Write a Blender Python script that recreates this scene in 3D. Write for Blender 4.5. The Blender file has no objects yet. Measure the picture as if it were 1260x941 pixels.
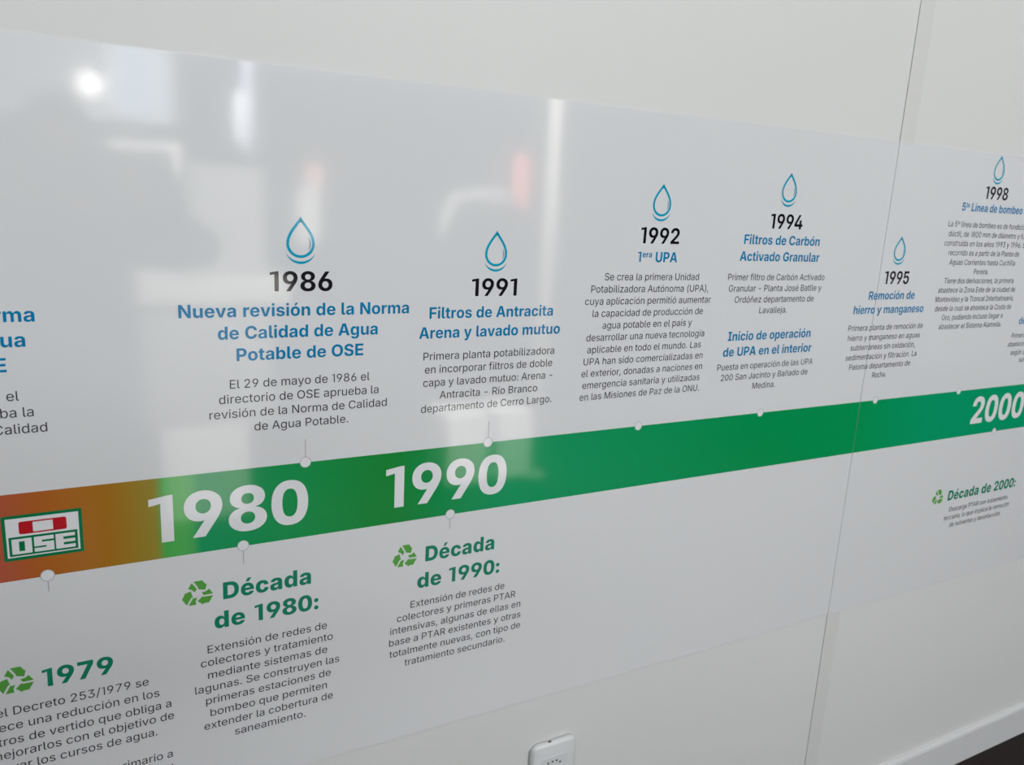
import bpy, bmesh, math
from mathutils import Vector, Matrix
from mathutils.geometry import tessellate_polygon

scene = bpy.context.scene
C = scene.collection
PI = math.pi

# ---------------------------------------------------------------- camera
cam_data = bpy.data.cameras.new('camera')
cam = bpy.data.objects.new('camera', cam_data)
C.objects.link(cam)
CAM_D = 1.1243
cam_rot = Matrix(((0.87705, 0.061749, -0.476414), (-0.477561, 0.21971, -0.850684), (0.052144, 0.973609, 0.222186)))
cam.matrix_world = Matrix.Translation((0, -CAM_D, 1.5)) @ cam_rot.to_4x4()
cam_data.sensor_width = 36.0
cam_data.lens = 28.376
cam_data.clip_start = 0.01
cam_data.dof.use_dof = True
cam_data.dof.focus_distance = 1.22
cam_data.dof.aperture_fstop = 7.0
scene.camera = cam

# ---------------------------------------------------------------- light
scene.view_settings.view_transform = 'Standard'
scene.view_settings.look = 'None'
scene.view_settings.exposure = 0.04
scene.view_settings.gamma = 1.0
scene.view_settings.use_curve_mapping = False
scene.cycles.use_denoising = True

world = bpy.data.worlds.new('World')
scene.world = world
world.use_nodes = True
world.node_tree.nodes['Background'].inputs[0].default_value = (0.62, 0.80, 1.0, 1)
world.node_tree.nodes['Background'].inputs[1].default_value = 3.0


def area(name, loc, target, sx, sy, energy, color):
    d = bpy.data.lights.new(name, 'AREA')
    d.shape = 'RECTANGLE'
    d.size, d.size_y, d.energy, d.color = sx, sy, energy, color
    o = bpy.data.objects.new(name, d)
    C.objects.link(o)
    o.location = loc
    o.rotation_euler = (Vector(target) - Vector(loc)).to_track_quat('-Z', 'Y').to_euler()
    return o


def spot(name, loc, target, energy, color, size, blend, radius):
    d = bpy.data.lights.new(name, 'SPOT')
    d.energy, d.color, d.spot_size, d.spot_blend, d.shadow_soft_size = energy, color, size, blend, radius
    o = bpy.data.objects.new(name, d)
    C.objects.link(o)
    o.location = loc
    o.rotation_euler = (Vector(target) - Vector(loc)).to_track_quat('-Z', 'Y').to_euler()
    return o


area('ceiling_light_panel', (0.9, -1.5, 3.22), (0.9, -1.4, 0), 5.5, 0.8, 39, (1.0, 0.975, 0.91))
area('left_fill_light', (-3.9, -2.4, 1.6), (0.8, 0.0, 1.2), 3.0, 2.2, 34, (0.88, 0.95, 1.0))  # added cool area light before the solid left wall, no window there
area('high_fill_light', (1.5, -5.9, 2.95), (1.2, 0.0, 0.9), 7.0, 0.6, 272, (0.945, 0.985, 1.0))  # added area light high before the front wall, no opening behind it
spot('display_fill_spot', (1.75, -0.55, 2.75), (1.5, -2.6, 0.40), 1350, (1.0, 0.96, 0.9), 1.5, 0.4, 0.05)  # added spot without a fixture, brightens the nearer objects reflected in the film
spot('far_wall_fill_spot', (2.0, -3.4, 3.1), (2.0, -6.0, 1.6), 1300, (1.0, 0.97, 0.93), 1.7, 0.4, 0.05)  # added spot without a fixture, brightens what the far wall reflects

# ---------------------------------------------------------------- materials


def lin(c):
    return tuple(((v / 255) / 12.92 if v / 255 <= 0.04045 else ((v / 255 + 0.055) / 1.055) ** 2.4) for v in c)


def base_mat(name, rgb, rough, spec=0.5):
    m = bpy.data.materials.new(name)
    m.use_nodes = True
    b = m.node_tree.nodes['Principled BSDF']
    b.inputs['Base Color'].default_value = (*rgb, 1)
    b.inputs['Roughness'].default_value = rough
    b.inputs['Specular IOR Level'].default_value = spec
    return m


def wave_bump(m, scale, strength, dist=0.002):
    """Slow ripples in world space, so that neighbouring sheets and inks ripple together."""
    nt = m.node_tree
    g = nt.nodes.new('ShaderNodeNewGeometry')
    n = nt.nodes.new('ShaderNodeTexNoise')
    n.inputs['Scale'].default_value = scale
    n.inputs['Detail'].default_value = 1.0
    b = nt.nodes.new('ShaderNodeBump')
    b.inputs['Strength'].default_value = strength
    b.inputs['Distance'].default_value = dist
    nt.links.new(g.outputs['Position'], n.inputs['Vector'])
    nt.links.new(n.outputs['Fac'], b.inputs['Height'])
    nt.links.new(b.outputs['Normal'], nt.nodes['Principled BSDF'].inputs['Normal'])
    return m


FILM_ROUGH, FILM_SPEC = 0.07, 1.0


def ink(name, rgb):
    return wave_bump(base_mat(name, rgb, FILM_ROUGH, FILM_SPEC), 5.0, 0.10)


def mottled(m, rgb_a, rgb_b, scale):
    nt = m.node_tree
    g = nt.nodes.new('ShaderNodeNewGeometry')
    n = nt.nodes.new('ShaderNodeTexNoise')
    n.inputs['Scale'].default_value = scale
    r = nt.nodes.new('ShaderNodeValToRGB')
    r.color_ramp.elements[0].color = (*rgb_a, 1)
    r.color_ramp.elements[1].color = (*rgb_b, 1)
    r.color_ramp.elements[0].position, r.color_ramp.elements[1].position = 0.35, 0.65
    nt.links.new(g.outputs['Position'], n.inputs['Vector'])
    nt.links.new(n.outputs['Fac'], r.inputs['Fac'])
    nt.links.new(r.outputs['Color'], nt.nodes['Principled BSDF'].inputs['Base Color'])
    return m


M = {}
M['film'] = ink('white vinyl film', (0.662, 0.675, 0.700))
M['wall'] = mottled(base_mat('cream wall board', (0.62, 0.625, 0.624), 0.45, 0.3), (0.615, 0.62, 0.619), (0.625, 0.63, 0.629), 1.2)
M['strip'] = base_mat('grey white joint strip', (0.592, 0.596, 0.592), 0.45, 0.3)
M['groove'] = base_mat('grey joint filler', (0.25, 0.26, 0.26), 0.6, 0.3)
M['skirt'] = base_mat('white gloss paint', (0.61, 0.62, 0.63), 0.3, 0.5)
M['black'] = ink('black ink', (0.006, 0.006, 0.010))
M['grey'] = ink('dark grey ink', (0.045, 0.045, 0.052))
M['blue'] = ink('blue ink', (0.0, 0.19, 0.40))
M['cyan'] = ink('cyan ink', (0.0, 0.32, 0.49))
M['steel'] = ink('slate blue ink', (0.16, 0.24, 0.34))
M['dgreen'] = ink('deep green ink', (0.0, 0.205, 0.115))
M['lgreen'] = ink('leaf green ink', (0.085, 0.34, 0.05))
M['white'] = ink('white ink', (0.72, 0.73, 0.76))
M['outline'] = ink('mid grey ink', (0.36, 0.37, 0.39))
M['red'] = ink('red ink', (0.46, 0.012, 0.018))
M['lgr'] = ink('emblem green ink', (0.0, 0.17, 0.06))
M['plastic'] = base_mat('white socket plastic', (0.60, 0.615, 0.635), 0.3, 0.5)
M['hole'] = base_mat('dark socket hole', (0.02, 0.02, 0.022), 0.6)
M['floor'] = mottled(base_mat('dark red brown floor', (0.012, 0.005, 0.005), 0.5, 0.2), (0.014, 0.005, 0.005), (0.007, 0.006, 0.005), 3.0)
M['dark'] = base_mat('charcoal wall paint', (0.010, 0.010, 0.011), 0.9, 0.1)
M['side'] = base_mat('mid grey wall paint', (0.30, 0.30, 0.31), 0.8, 0.2)
M['ceil'] = base_mat('white ceiling paint', (0.75, 0.75, 0.74), 0.9, 0.2)

# band: an orange to green print with two hard changes of colour near the 1980 numeral
M['band'] = ink('timeline band ink', (0, 0.2, 0.07))
_nt = M['band'].node_tree
_g = _nt.nodes.new('ShaderNodeNewGeometry')
_s = _nt.nodes.new('ShaderNodeSeparateXYZ')
_mr = _nt.nodes.new('ShaderNodeMapRange')
_mr.inputs['From Min'].default_value, _mr.inputs['From Max'].default_value = -0.5, 2.5
_r = _nt.nodes.new('ShaderNodeValToRGB')
_stops = [(-0.5, (150, 30, 50)), (-0.11, (156, 70, 58)), (-0.045, (154, 86, 30)), (0.03, (148, 100, 28)), (0.0945, (127, 122, 42)),
          (0.0955, (60, 152, 70)), (0.1325, (68, 154, 76)), (0.1335, (0, 132, 82)), (0.30, (0, 128, 62)), (0.42, (0, 118, 42)),
          (0.62, (0, 134, 84)), (1.2, (0, 128, 70)), (1.5, (0, 132, 72)), (1.75, (0, 137, 92)), (2.4, (0, 137, 96))]
_e = _r.color_ramp.elements
while len(_e) < len(_stops):
    _e.new(0.5)
for _k, (_x, _c) in enumerate(_stops):
    _e[_k].position = (_x + 0.5) / 3.0
for _k, (_x, _c) in enumerate(_stops):
    _e[_k].color = (*[v * 1.25 for v in lin(_c)], 1)
_nt.links.new(_g.outputs['Position'], _s.inputs[0])
_nt.links.new(_s.outputs['X'], _mr.inputs['Value'])
_nt.links.new(_mr.outputs[0], _r.inputs['Fac'])
_nt.links.new(_r.outputs['Color'], _nt.nodes['Principled BSDF'].inputs['Base Color'])

# ---------------------------------------------------------------- helpers


def obj(name, bm, mat, parent=None, smooth=False, label=None):
    me = bpy.data.meshes.new(name)
    if isinstance(bm, bmesh.types.BMesh):
        bm.to_mesh(me)
        bm.free()
    else:
        me.from_pydata(bm[0], [], bm[1])
    me.materials.append(mat)
    if smooth:
        for p in me.polygons:
            p.use_smooth = True
    o = bpy.data.objects.new(name, me)
    C.objects.link(o)
    if parent is not None:
        o.parent = parent
    if label:
        o['label'] = label
    return o


def tag(o, label, cat, group=None):
    o['label'], o['category'] = label, cat
    if group:
        o['group'] = group
    return o


def thing(name, label, cat, loc=(0, 0, 0), group=None):
    o = bpy.data.objects.new(name, None)
    C.objects.link(o)
    o.location = loc
    o.empty_display_size = 0.05
    return tag(o, label, cat, group)


def struct(name, bm, mat, label=None, parent=None):
    o = obj(name, bm, mat, parent)
    if parent is None:
        o['kind'] = 'structure'
    if label:
        o['label'] = label
    return o


def box(bm, x0, x1, y0, y1, z0, z1, bevel=0.0, seg=2):
    r = bmesh.ops.create_cube(bm, size=1.0)
    vs = r['verts']
    for v in vs:
        v.co = Vector((x0 + (v.co.x + .5) * (x1 - x0), y0 + (v.co.y + .5) * (y1 - y0), z0 + (v.co.z + .5) * (z1 - z0)))
    if bevel:
        es = list({e for v in vs for e in v.link_edges})
        bmesh.ops.bevel(bm, geom=es, offset=bevel, segments=seg, affect='EDGES', profile=0.5)
    return bm


def new_box(*a, **k):
    return box(bmesh.new(), *a, **k)


def tube(bm, pts, rad, n=12, cap=True):
    pts = [Vector(p) for p in pts]
    rads = rad if isinstance(rad, (list, tuple)) else [rad] * len(pts)
    rings = []
    up = None
    for i, p in enumerate(pts):
        d = (pts[min(i + 1, len(pts) - 1)] - pts[max(i - 1, 0)]).normalized()
        if up is None:
            up = d.orthogonal().normalized()
        up = (up - d * up.dot(d)).normalized()
        s = d.cross(up)
        rings.append([bm.verts.new(p + (up * math.cos(2 * PI * k / n) + s * math.sin(2 * PI * k / n)) * rads[i]) for k in range(n)])
    for a, b in zip(rings, rings[1:]):
        for k in range(n):
            bm.faces.new((a[k], a[(k + 1) % n], b[(k + 1) % n], b[k]))
    if cap:
        bm.faces.new(list(reversed(rings[0])))
        bm.faces.new(rings[-1])
    return bm


def flat(bm, pts, y):
    """A printed patch: a polygon given in wall coordinates (x, z), facing the room."""
    vs = [bm.verts.new((x, y, z)) for x, z in pts]
    f = bm.faces.new(vs)
    f.normal_update()
    if f.normal.y > 0:
        f.normal_flip()
    return f


# depths of the print layers in front of the wall board (metres)
Y_FILM, Y_BAND, Y_PRINT, Y_TOP = -0.0012, -0.00135, -0.0015, -0.0017

# ---------------------------------------------------------------- lettering
_cache = {}


def glyph(weight, ch):
    """Advance, points and faces of one printed character, in em."""
    key = (weight, ch)
    if key not in _cache:
        adv, data = GLYPHS[weight][ch]
        V, F = [], []
        for poly in data.split(';'):
            if not poly:
                continue
            rings = [[Vector((int(p.split(',')[0]) / 1024, int(p.split(',')[1]) / 1024, 0)) for p in ring.split(' ')] for ring in poly.split('|')]
            n = len(V)
            flat_pts = [p for r in rings for p in r]
            for t in tessellate_polygon(rings):
                p, q, r = (flat_pts[i] for i in t)
                c = (q - p).cross(r - p).z
                if abs(c) < 1e-12:
                    continue
                F.append(tuple(i + n for i in (t if c > 0 else reversed(t))))
            V += [(p.x, p.y) for p in flat_pts]
        _cache[key] = (adv / 1024, V, F)
    return _cache[key]


def run(text, weight, spacing):
    """A line of text at one em, with ^raised^ runs; ink starts wherever the first letter starts."""
    V, F = [], []
    x = 0.0
    for k, seg in enumerate(text.split('^')):
        sc, dy = (0.58, 0.33) if k % 2 else (1.0, 0.0)
        for ch in seg:
            adv, gv, gf = glyph(weight, ch)
            n = len(V)
            V += [(v[0] * sc + x, v[1] * sc + dy) for v in gv]
            F += [tuple(i + n for i in f) for f in gf]
            x += (adv + spacing) * sc
    return V, F


# style: ink, weight, cap height on the wall (m), letter spacing (em)
STYLE = {
    'yr': ('black', 'b', 0.0274, 0.0),
    'hd': ('blue', 'm', 0.0176, 0.0),
    'bd': ('grey', 'r', 0.0122, 0.0),
    'dec': ('dgreen', 'x', 0.0264, 0.012),
    'big': ('white', 'k', 0.0676, 0.012),
}
CAP = 0.7275
USUAL = {'hd': 0.985, 'bd': 0.98, 'dec': 0.955}


def lettering(name, style, lines, parent, y=Y_PRINT, widths=None):
    mat, weight, cap, spc = STYLE[style]
    VV, FF = [], []
    size = cap / CAP
    for text, xl, xr, z in lines:
        V, F = run(text, weight, spc)
        a, b = min(v[0] for v in V), max(v[0] for v in V)
        if xl is None:
            sx = size * USUAL[style]
            ox = xr - b * sx
        elif xr is None:
            sx = size * USUAL[style]
            ox = xl - a * sx
        else:
            sx = (xr - xl) / (b - a)
            ox = xl - a * sx
            if widths is not None:
                widths.append((style, text, round(sx / size, 3)))
        n = len(VV)
        VV += [(v[0] * sx + ox, y, z + v[1] * size) for v in V]
        FF += [tuple(i + n for i in f) for f in F]
    return obj(name, (VV, FF), M[mat], parent)


# ---------------------------------------------------------------- the room
X0, X1, Y0, H = -4.0, 8.0, -6.2, 3.3
SEAM = 1.499
FILM_Z0, FILM_Z1 = 0.600, 1.652

bm = new_box(X0, SEAM - 0.0008, 0.0, 0.12, 0.0, H)
box(bm, SEAM + 0.0008, X1, 0.0, 0.12, 0.0, H)
box(bm, SEAM - 0.003, SEAM + 0.003, 0.004, 0.10, 0.0, H)
struct('wall_back', bm, M['wall'], 'cream wall boards with one thin upright joint')
struct('trim_1', new_box(SEAM + 0.0009, SEAM + 0.045, -0.0006, 0.0, 0.101, H), M['strip'], 'slightly greyer strip beside the wall joint')
struct('floor', new_box(X0, X1, Y0, 0.12, -0.1, 0.0), M['floor'], 'dark red-brown floor')
struct('ceiling', new_box(X0, X1, Y0, 0.12, H, H + 0.1), M['ceil'])
struct('wall_left', new_box(X0 - 0.12, X0, Y0, 0.12, 0, H), M['dark'])
struct('wall_right', new_box(X1, X1 + 0.12, Y0, 0.12, 0, H), M['side'])

# skirting board with a chamfered top edge
bm = bmesh.new()
prof = [(0.0, 0.0), (-0.013, 0.0), (-0.013, 0.089), (-0.011, 0.095), (-0.007, 0.099), (0.0, 0.100)]
ra = [bm.verts.new((X0, p[0] - 0.0001, p[1] + 0.0005)) for p in prof]
rb = [bm.verts.new((X1, p[0] - 0.0001, p[1] + 0.0005)) for p in prof]
for k in range(len(prof)):
    bm.faces.new((ra[k], rb[k], rb[(k + 1) % len(prof)], ra[(k + 1) % len(prof)]))
bm.faces.new(ra)
bm.faces.new(list(reversed(rb)))
bmesh.ops.recalc_face_normals(bm, faces=bm.faces)
struct('baseboard_back', bm, M['skirt'], 'white painted skirting board along the wall')

# front wall, behind the photographer, with one high window opening
WX0, WX1, WZ0, WZ1 = -0.75, 0.84, 1.93, 2.56
yb = Y0 + 0.2
bm = new_box(X0, WX0, Y0, yb, 0, H)
box(bm, WX1, X1, Y0, yb, 0, H)
box(bm, WX0, WX1, Y0, yb, 0, WZ0)
box(bm, WX0, WX1, Y0, yb, WZ1, H)
struct('wall_front', bm, M['dark'])

# ---------------------------------------------------------------- printed vinyl sheets
widths = []
mural = tag(obj('printed_vinyl_mural', new_box(-1.6, SEAM - 0.0006, Y_FILM, -0.0002, FILM_Z0, FILM_Z1), M['film']),
            'wide glossy white vinyl timeline sheet carrying 1980 and 1990 on its green band', 'wall graphic')
mural2 = tag(obj('printed_vinyl_mural', new_box(SEAM + 0.0006, 3.4, Y_FILM, -0.0007, FILM_Z0, FILM_Z1), M['film']),
             'glossy white vinyl timeline sheet carrying 2000 on its green band, beyond the wall joint', 'wall graphic')
BZ0, BZ1 = 0.9918, 1.1083
bm = bmesh.new()
flat(bm, [(-1.6, BZ0), (SEAM - 0.0006, BZ0), (SEAM - 0.0006, BZ1), (-1.6, BZ1)], Y_BAND)
band = obj('timeline_band', bm, M['band'], mural, label='printed band turning from orange to green')
bm = bmesh.new()
flat(bm, [(SEAM + 0.0006, BZ0), (3.4, BZ0), (3.4, BZ1), (SEAM + 0.0006, BZ1)], Y_BAND)
band2 = obj('timeline_band', bm, M['band'], mural2, label='printed green band')
# letter outlines: weight -> character -> (advance, 'outer|hole;outer'), 1024 units to the em
GLYPHS = {
  'b': {
    '1': (475, '379,0 227,0 227,635 62,603 62,704 326,745 379,745'),
    '2': (661, '599,1 601,3 601,123 599,128 294,128 289,129 285,133 442,278 497,333 544,389 559,413 575,443 585,473 592,508 592,548 589,578 580,608 566,638 549,663 529,685 499,709 466,728 434,740 389,751 349,755 304,755 254,748 219,738 189,725 159,708 134,687 104,653 86,623 74,593 65,558 61,513 64,506 209,506 213,538 218,558 227,578 243,598 259,611 279,621 299,627 324,630 349,628 374,622 394,613 409,601 421,588 433,568 439,548 442,523 439,493 431,468 414,439 393,413 334,354 69,115 67,113 67,3 69,1'),
    '4': (661, '473,743 470,745 325,745 320,743 28,263 28,143 30,140 385,140 389,138 389,133 390,1 535,0 537,3 537,138 540,140 630,140 633,143 633,148 633,263 630,265 540,265 537,268 537,463 535,465 395,465 393,463 393,268 390,265 190,265 187,268'),
    '5': (661, '561,744 101,745 98,742 67,342 70,337 206,321 211,323 221,337 236,351 271,370 291,376 316,379 336,379 361,376 381,368 401,357 417,342 432,322 442,302 448,282 452,257 452,227 447,202 439,182 427,162 414,147 401,136 381,124 361,117 336,113 311,114 286,119 266,127 246,139 231,153 217,172 209,192 205,212 201,217 56,217 53,212 59,172 70,137 85,107 108,77 134,52 161,33 201,13 236,1 271,-6 326,-10 366,-8 406,-2 441,9 476,25 511,48 537,72 561,102 585,147 600,197 604,247 601,292 590,337 571,381 544,417 511,449 471,474 426,490 381,496 331,494 291,484 255,467 236,453 221,438 215,437 231,612 236,616 561,616'),
    '6': (661, '486,745 331,745 326,742 146,477 104,407 83,362 68,317 60,277 58,242 60,207 68,167 81,134 102,97 126,69 151,47 181,27 226,7 276,-6 316,-10 371,-8 406,-3 441,8 486,29 516,51 548,82 569,112 588,152 597,187 602,227 601,277 595,312 586,343 566,381 546,407 518,432 491,450 461,463 421,474 386,478 341,477 306,470 303,472 488,742|208,242 210,267 217,292 226,312 241,332 261,349 281,360 306,368 331,370 356,368 381,361 401,350 421,333 436,313 446,292 453,267 455,242 453,217 446,192 436,171 421,151 401,134 381,123 356,115 331,113 306,115 281,123 261,134 241,152 226,172 216,192 210,217'),
    '8': (661, '540,679 505,708 480,723 450,736 400,749 365,754 330,756 275,752 240,745 210,736 165,714 140,697 123,682 95,647 82,622 74,597 69,552 75,507 85,482 93,467 107,447 127,427 165,403 211,387 175,377 145,365 115,346 89,322 70,297 55,267 46,237 43,202 46,167 56,132 70,104 90,78 120,51 150,31 185,15 230,0 270,-7 310,-10 370,-9 410,-4 460,9 495,24 528,42 560,68 580,90 595,113 605,132 613,157 618,187 618,212 610,257 600,279 585,304 570,323 550,342 529,357 505,369 450,387 495,403 533,427 553,447 568,467 576,482 585,507 591,552 587,597 572,637 559,657|205,212 208,237 214,257 225,276 240,292 260,306 280,315 305,322 330,323 355,321 380,315 400,306 420,292 435,275 446,257 453,237 455,212 452,187 446,167 435,150 420,134 400,121 380,112 355,106 330,104 305,106 280,112 260,120 240,134 225,150 215,167 208,187|222,537 224,557 229,577 237,592 250,608 265,620 285,630 305,635 325,637 350,636 370,631 390,623 406,612 420,597 429,582 436,562 438,542 437,522 432,502 421,482 408,467 395,457 375,447 355,441 330,439 305,441 285,447 265,457 252,467 239,482 231,497 224,517'),
    '9': (661, '331,0 336,4 518,273 557,338 580,388 597,443 601,473 603,503 601,538 594,573 588,593 575,623 547,663 522,688 486,714 451,732 401,748 361,754 306,755 256,748 216,735 176,716 143,693 111,659 87,623 72,588 63,553 58,503 63,448 70,418 79,393 90,373 106,349 125,328 143,313 186,287 211,278 241,271 296,266 331,269 356,275 359,273 173,3 176,0 181,0|206,503 208,528 215,553 226,575 241,595 261,612 281,623 306,630 331,632 356,630 381,622 401,610 420,593 435,573 445,553 451,528 453,503 451,478 444,453 435,433 420,413 401,396 381,385 356,377 331,375 306,377 281,384 261,395 241,411 226,431 215,453 208,478'),
  },
  'm': {
    ' ': (275, ''),
    '1': (464, '368,0 228,0 228,643 62,611 62,704 319,745 368,745'),
    '5': (661, '561,744 101,745 98,742 67,342 70,337 206,321 211,323 221,337 236,351 271,370 291,376 316,379 336,379 361,376 381,368 401,357 417,342 432,322 442,302 448,282 452,257 452,227 447,202 439,182 427,162 414,147 401,136 381,124 361,117 336,113 311,114 286,119 266,127 246,139 231,153 217,172 209,192 205,212 201,217 56,217 53,212 59,172 70,137 85,107 108,77 134,52 161,33 201,13 236,1 271,-6 326,-10 366,-8 406,-2 441,9 476,25 511,48 537,72 561,102 585,147 600,197 604,247 601,292 590,337 571,381 544,417 511,449 471,474 426,490 381,496 331,494 291,484 255,467 236,453 221,438 215,437 231,612 236,616 561,616'),
    'A': (758, '18,3 25,0 190,1 245,167 510,167 565,1 735,0 739,3 480,744 275,745 273,743|285,293 326,428 375,613 427,428 469,293 465,290 290,290'),
    'C': (753, '711,232 715,257 713,259 558,259 545,222 535,202 518,180 499,162 475,147 450,137 423,131 393,129 363,131 338,136 313,145 293,156 272,172 253,192 238,213 226,237 210,282 202,337 202,407 209,457 224,502 246,542 272,572 303,594 338,609 368,615 408,616 443,610 483,594 500,582 517,567 529,552 541,532 554,492 558,486 715,487 706,532 690,577 665,622 638,657 599,692 563,715 523,733 468,748 423,754 388,756 343,753 298,745 253,730 228,719 193,699 158,672 128,641 110,617 86,577 68,537 58,507 47,457 41,372 44,312 58,237 76,187 97,147 113,123 139,92 158,73 208,36 253,14 293,1 318,-4 388,-11 423,-9 458,-5 488,1 518,11 572,37 595,52 623,76 644,97 663,122 678,146 694,177'),
    'E': (623, '62,3 64,0 69,0 569,0 574,0 577,3 577,128 574,132 224,132 221,133 220,138 220,308 224,311 544,311 548,313 549,318 549,438 544,441 224,441 220,443 220,608 222,613 574,613 576,618 576,743 574,745 64,745 62,743'),
    'F': (600, '62,3 64,0 214,0 219,2 220,283 221,288 529,288 534,291 535,413 529,417 221,418 220,423 220,608 224,613 559,613 564,615 565,618 564,743 559,745 64,745 62,743'),
    'G': (764, '710,217 719,282 718,398 407,397 406,282 408,280 563,279 566,277 559,232 551,212 538,191 521,172 503,158 484,147 463,139 423,130 383,129 353,133 318,144 288,161 263,182 243,207 224,242 210,287 202,337 201,392 204,427 209,457 224,502 246,542 272,572 303,594 338,608 368,614 403,616 438,612 478,597 498,585 513,572 536,542 553,501 711,502 711,512 704,542 690,582 667,622 638,657 605,687 563,714 523,732 478,746 438,753 388,756 343,753 298,745 258,732 228,718 193,698 160,672 140,652 111,617 86,577 68,537 58,507 47,457 43,427 41,372 46,292 58,237 66,212 84,172 111,127 135,97 153,78 192,47 248,17 298,0 338,-7 368,-10 438,-8 503,4 539,17 563,28 613,62 653,102 675,132 688,157 703,192'),
    'I': (462, '34,3 37,0 42,0 422,0 428,3 427,129 317,130 312,130 310,133 310,613 317,615 427,617 427,744 37,745 35,743 35,618 37,615 147,615 152,613 152,133 147,130 37,130 35,128'),
    'L': (577, '62,3 64,0 69,0 539,0 545,3 545,128 539,132 221,133 220,743 214,745 64,745 62,743'),
    'N': (769, '62,3 64,0 69,0 219,0 222,3 222,353 215,518 216,523 219,526 268,433 314,353 534,1 704,0 707,3 707,738 707,743 704,745 549,745 547,743 547,378 552,228 549,217 514,288 475,358 234,744 64,745 62,743'),
    'O': (781, '741,372 740,402 734,457 728,487 715,532 703,561 683,598 667,622 643,652 622,672 588,698 553,719 528,730 503,739 463,749 418,755 388,756 318,749 278,739 253,730 228,719 193,699 159,672 139,652 114,622 98,599 78,562 66,532 53,487 47,457 41,372 41,342 47,287 53,257 66,212 76,187 98,147 113,124 140,92 160,72 193,46 228,26 253,15 278,6 318,-4 388,-11 418,-10 463,-4 503,6 528,15 553,26 588,46 621,72 642,92 667,122 683,146 705,187 715,212 728,257 734,287 740,342|201,372 204,427 210,462 223,502 239,532 261,562 283,582 313,600 348,612 388,616 428,613 458,604 492,587 521,562 543,532 558,502 571,462 579,412 580,352 574,297 562,252 543,212 529,192 513,175 478,150 443,136 418,131 393,129 348,133 323,141 303,150 268,176 253,192 239,212 218,257 210,282 204,317'),
    'P': (659, '62,3 64,0 214,0 219,2 220,243 224,245 374,246 414,250 449,257 484,269 529,295 562,323 584,350 607,393 621,443 626,493 621,548 607,598 586,638 557,673 527,698 499,714 469,727 434,737 394,743 354,745 64,745 62,743|220,383 220,613 224,614 334,614 369,611 389,606 409,598 425,588 439,574 451,558 459,538 465,513 465,488 462,463 454,439 444,422 429,405 399,386 379,379 354,375 224,374 220,378'),
    'R': (672, '62,3 64,0 214,0 219,2 220,258 224,262 339,262 479,0 644,0 649,3 495,288 529,307 550,323 567,338 587,363 602,388 615,418 622,448 627,483 627,518 623,553 614,586 604,613 593,633 575,658 554,680 529,699 499,716 469,728 434,738 399,743 354,745 64,745 62,743|220,398 220,613 224,615 334,615 374,611 394,606 414,598 430,588 445,573 457,553 463,533 467,508 466,483 462,463 453,443 443,428 429,415 399,399 374,392 354,390 224,389 220,393'),
    'S': (672, '573,662 543,692 517,711 487,727 452,740 402,751 362,755 322,755 277,751 232,741 197,729 163,712 137,693 113,672 92,646 77,620 63,582 57,532 60,492 72,454 86,427 98,412 113,397 142,374 197,346 242,331 387,295 422,281 447,266 457,257 468,242 473,227 474,207 471,192 466,177 455,162 442,149 412,132 377,123 332,121 292,125 252,140 237,149 222,163 211,177 200,197 192,237 42,238 39,232 42,197 50,162 62,130 81,97 107,66 132,45 162,27 197,11 237,0 297,-9 342,-11 402,-8 447,0 482,10 527,31 557,51 587,81 605,107 619,137 630,182 632,217 629,257 619,292 602,323 583,347 562,366 532,386 502,402 442,423 307,456 257,477 237,492 227,505 220,522 218,542 221,562 228,577 240,592 257,604 277,614 297,620 322,624 352,624 377,621 402,614 433,597 447,583 458,567 472,526 617,526 620,532 619,547 610,592 593,632'),
    'U': (739, '579,52 619,90 647,132 664,169 676,222 678,262 678,742 674,745 529,745 524,745 521,742 521,277 520,252 516,232 507,207 495,187 479,168 464,155 444,143 424,135 399,130 369,127 344,129 319,134 299,142 274,157 254,175 241,192 230,212 223,232 219,252 218,277 218,742 214,745 69,745 64,745 61,742 62,242 67,202 76,167 92,132 111,102 133,77 149,62 174,43 204,25 229,14 264,2 324,-9 394,-10 459,-2 518,17 549,32'),
    'a': (587, '500,469 475,498 457,513 435,526 395,542 340,554 275,557 215,550 165,534 126,513 100,491 77,463 60,431 50,397 55,394 190,380 205,409 215,419 230,430 245,437 265,442 305,443 335,436 350,427 360,418 367,408 373,393 375,378 374,363 364,348 340,337 180,314 135,301 100,284 70,260 48,228 36,193 33,153 34,128 39,103 46,83 60,57 77,38 95,23 120,9 145,0 180,-8 215,-10 255,-7 285,0 310,10 335,26 357,48 375,74 380,74 381,3 385,0 525,0 528,3 528,8 528,383 520,428 510,452|180,158 182,178 190,193 205,207 220,216 250,226 335,241 376,253 375,188 370,163 363,148 350,131 335,118 320,109 295,100 270,96 245,97 221,103 205,110 190,124 183,138'),
    'b': (636, '477,16 515,43 547,79 562,103 576,133 592,188 600,253 600,298 596,338 584,393 562,444 543,473 526,493 510,508 487,525 462,539 437,548 387,557 357,556 332,553 307,546 287,537 267,524 249,508 215,463 213,473 213,743 207,745 62,745 59,738 59,3 62,0 67,0 207,0 210,3 212,85 217,85 237,53 262,27 292,8 322,-4 362,-9 402,-8 437,-1|208,273 213,328 220,353 229,373 252,404 269,418 287,427 312,433 337,433 357,430 376,423 392,413 407,398 417,383 430,358 438,328 443,288 442,248 435,208 424,178 409,153 389,133 367,121 337,114 302,116 277,125 253,143 233,168 220,198 211,233'),
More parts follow.
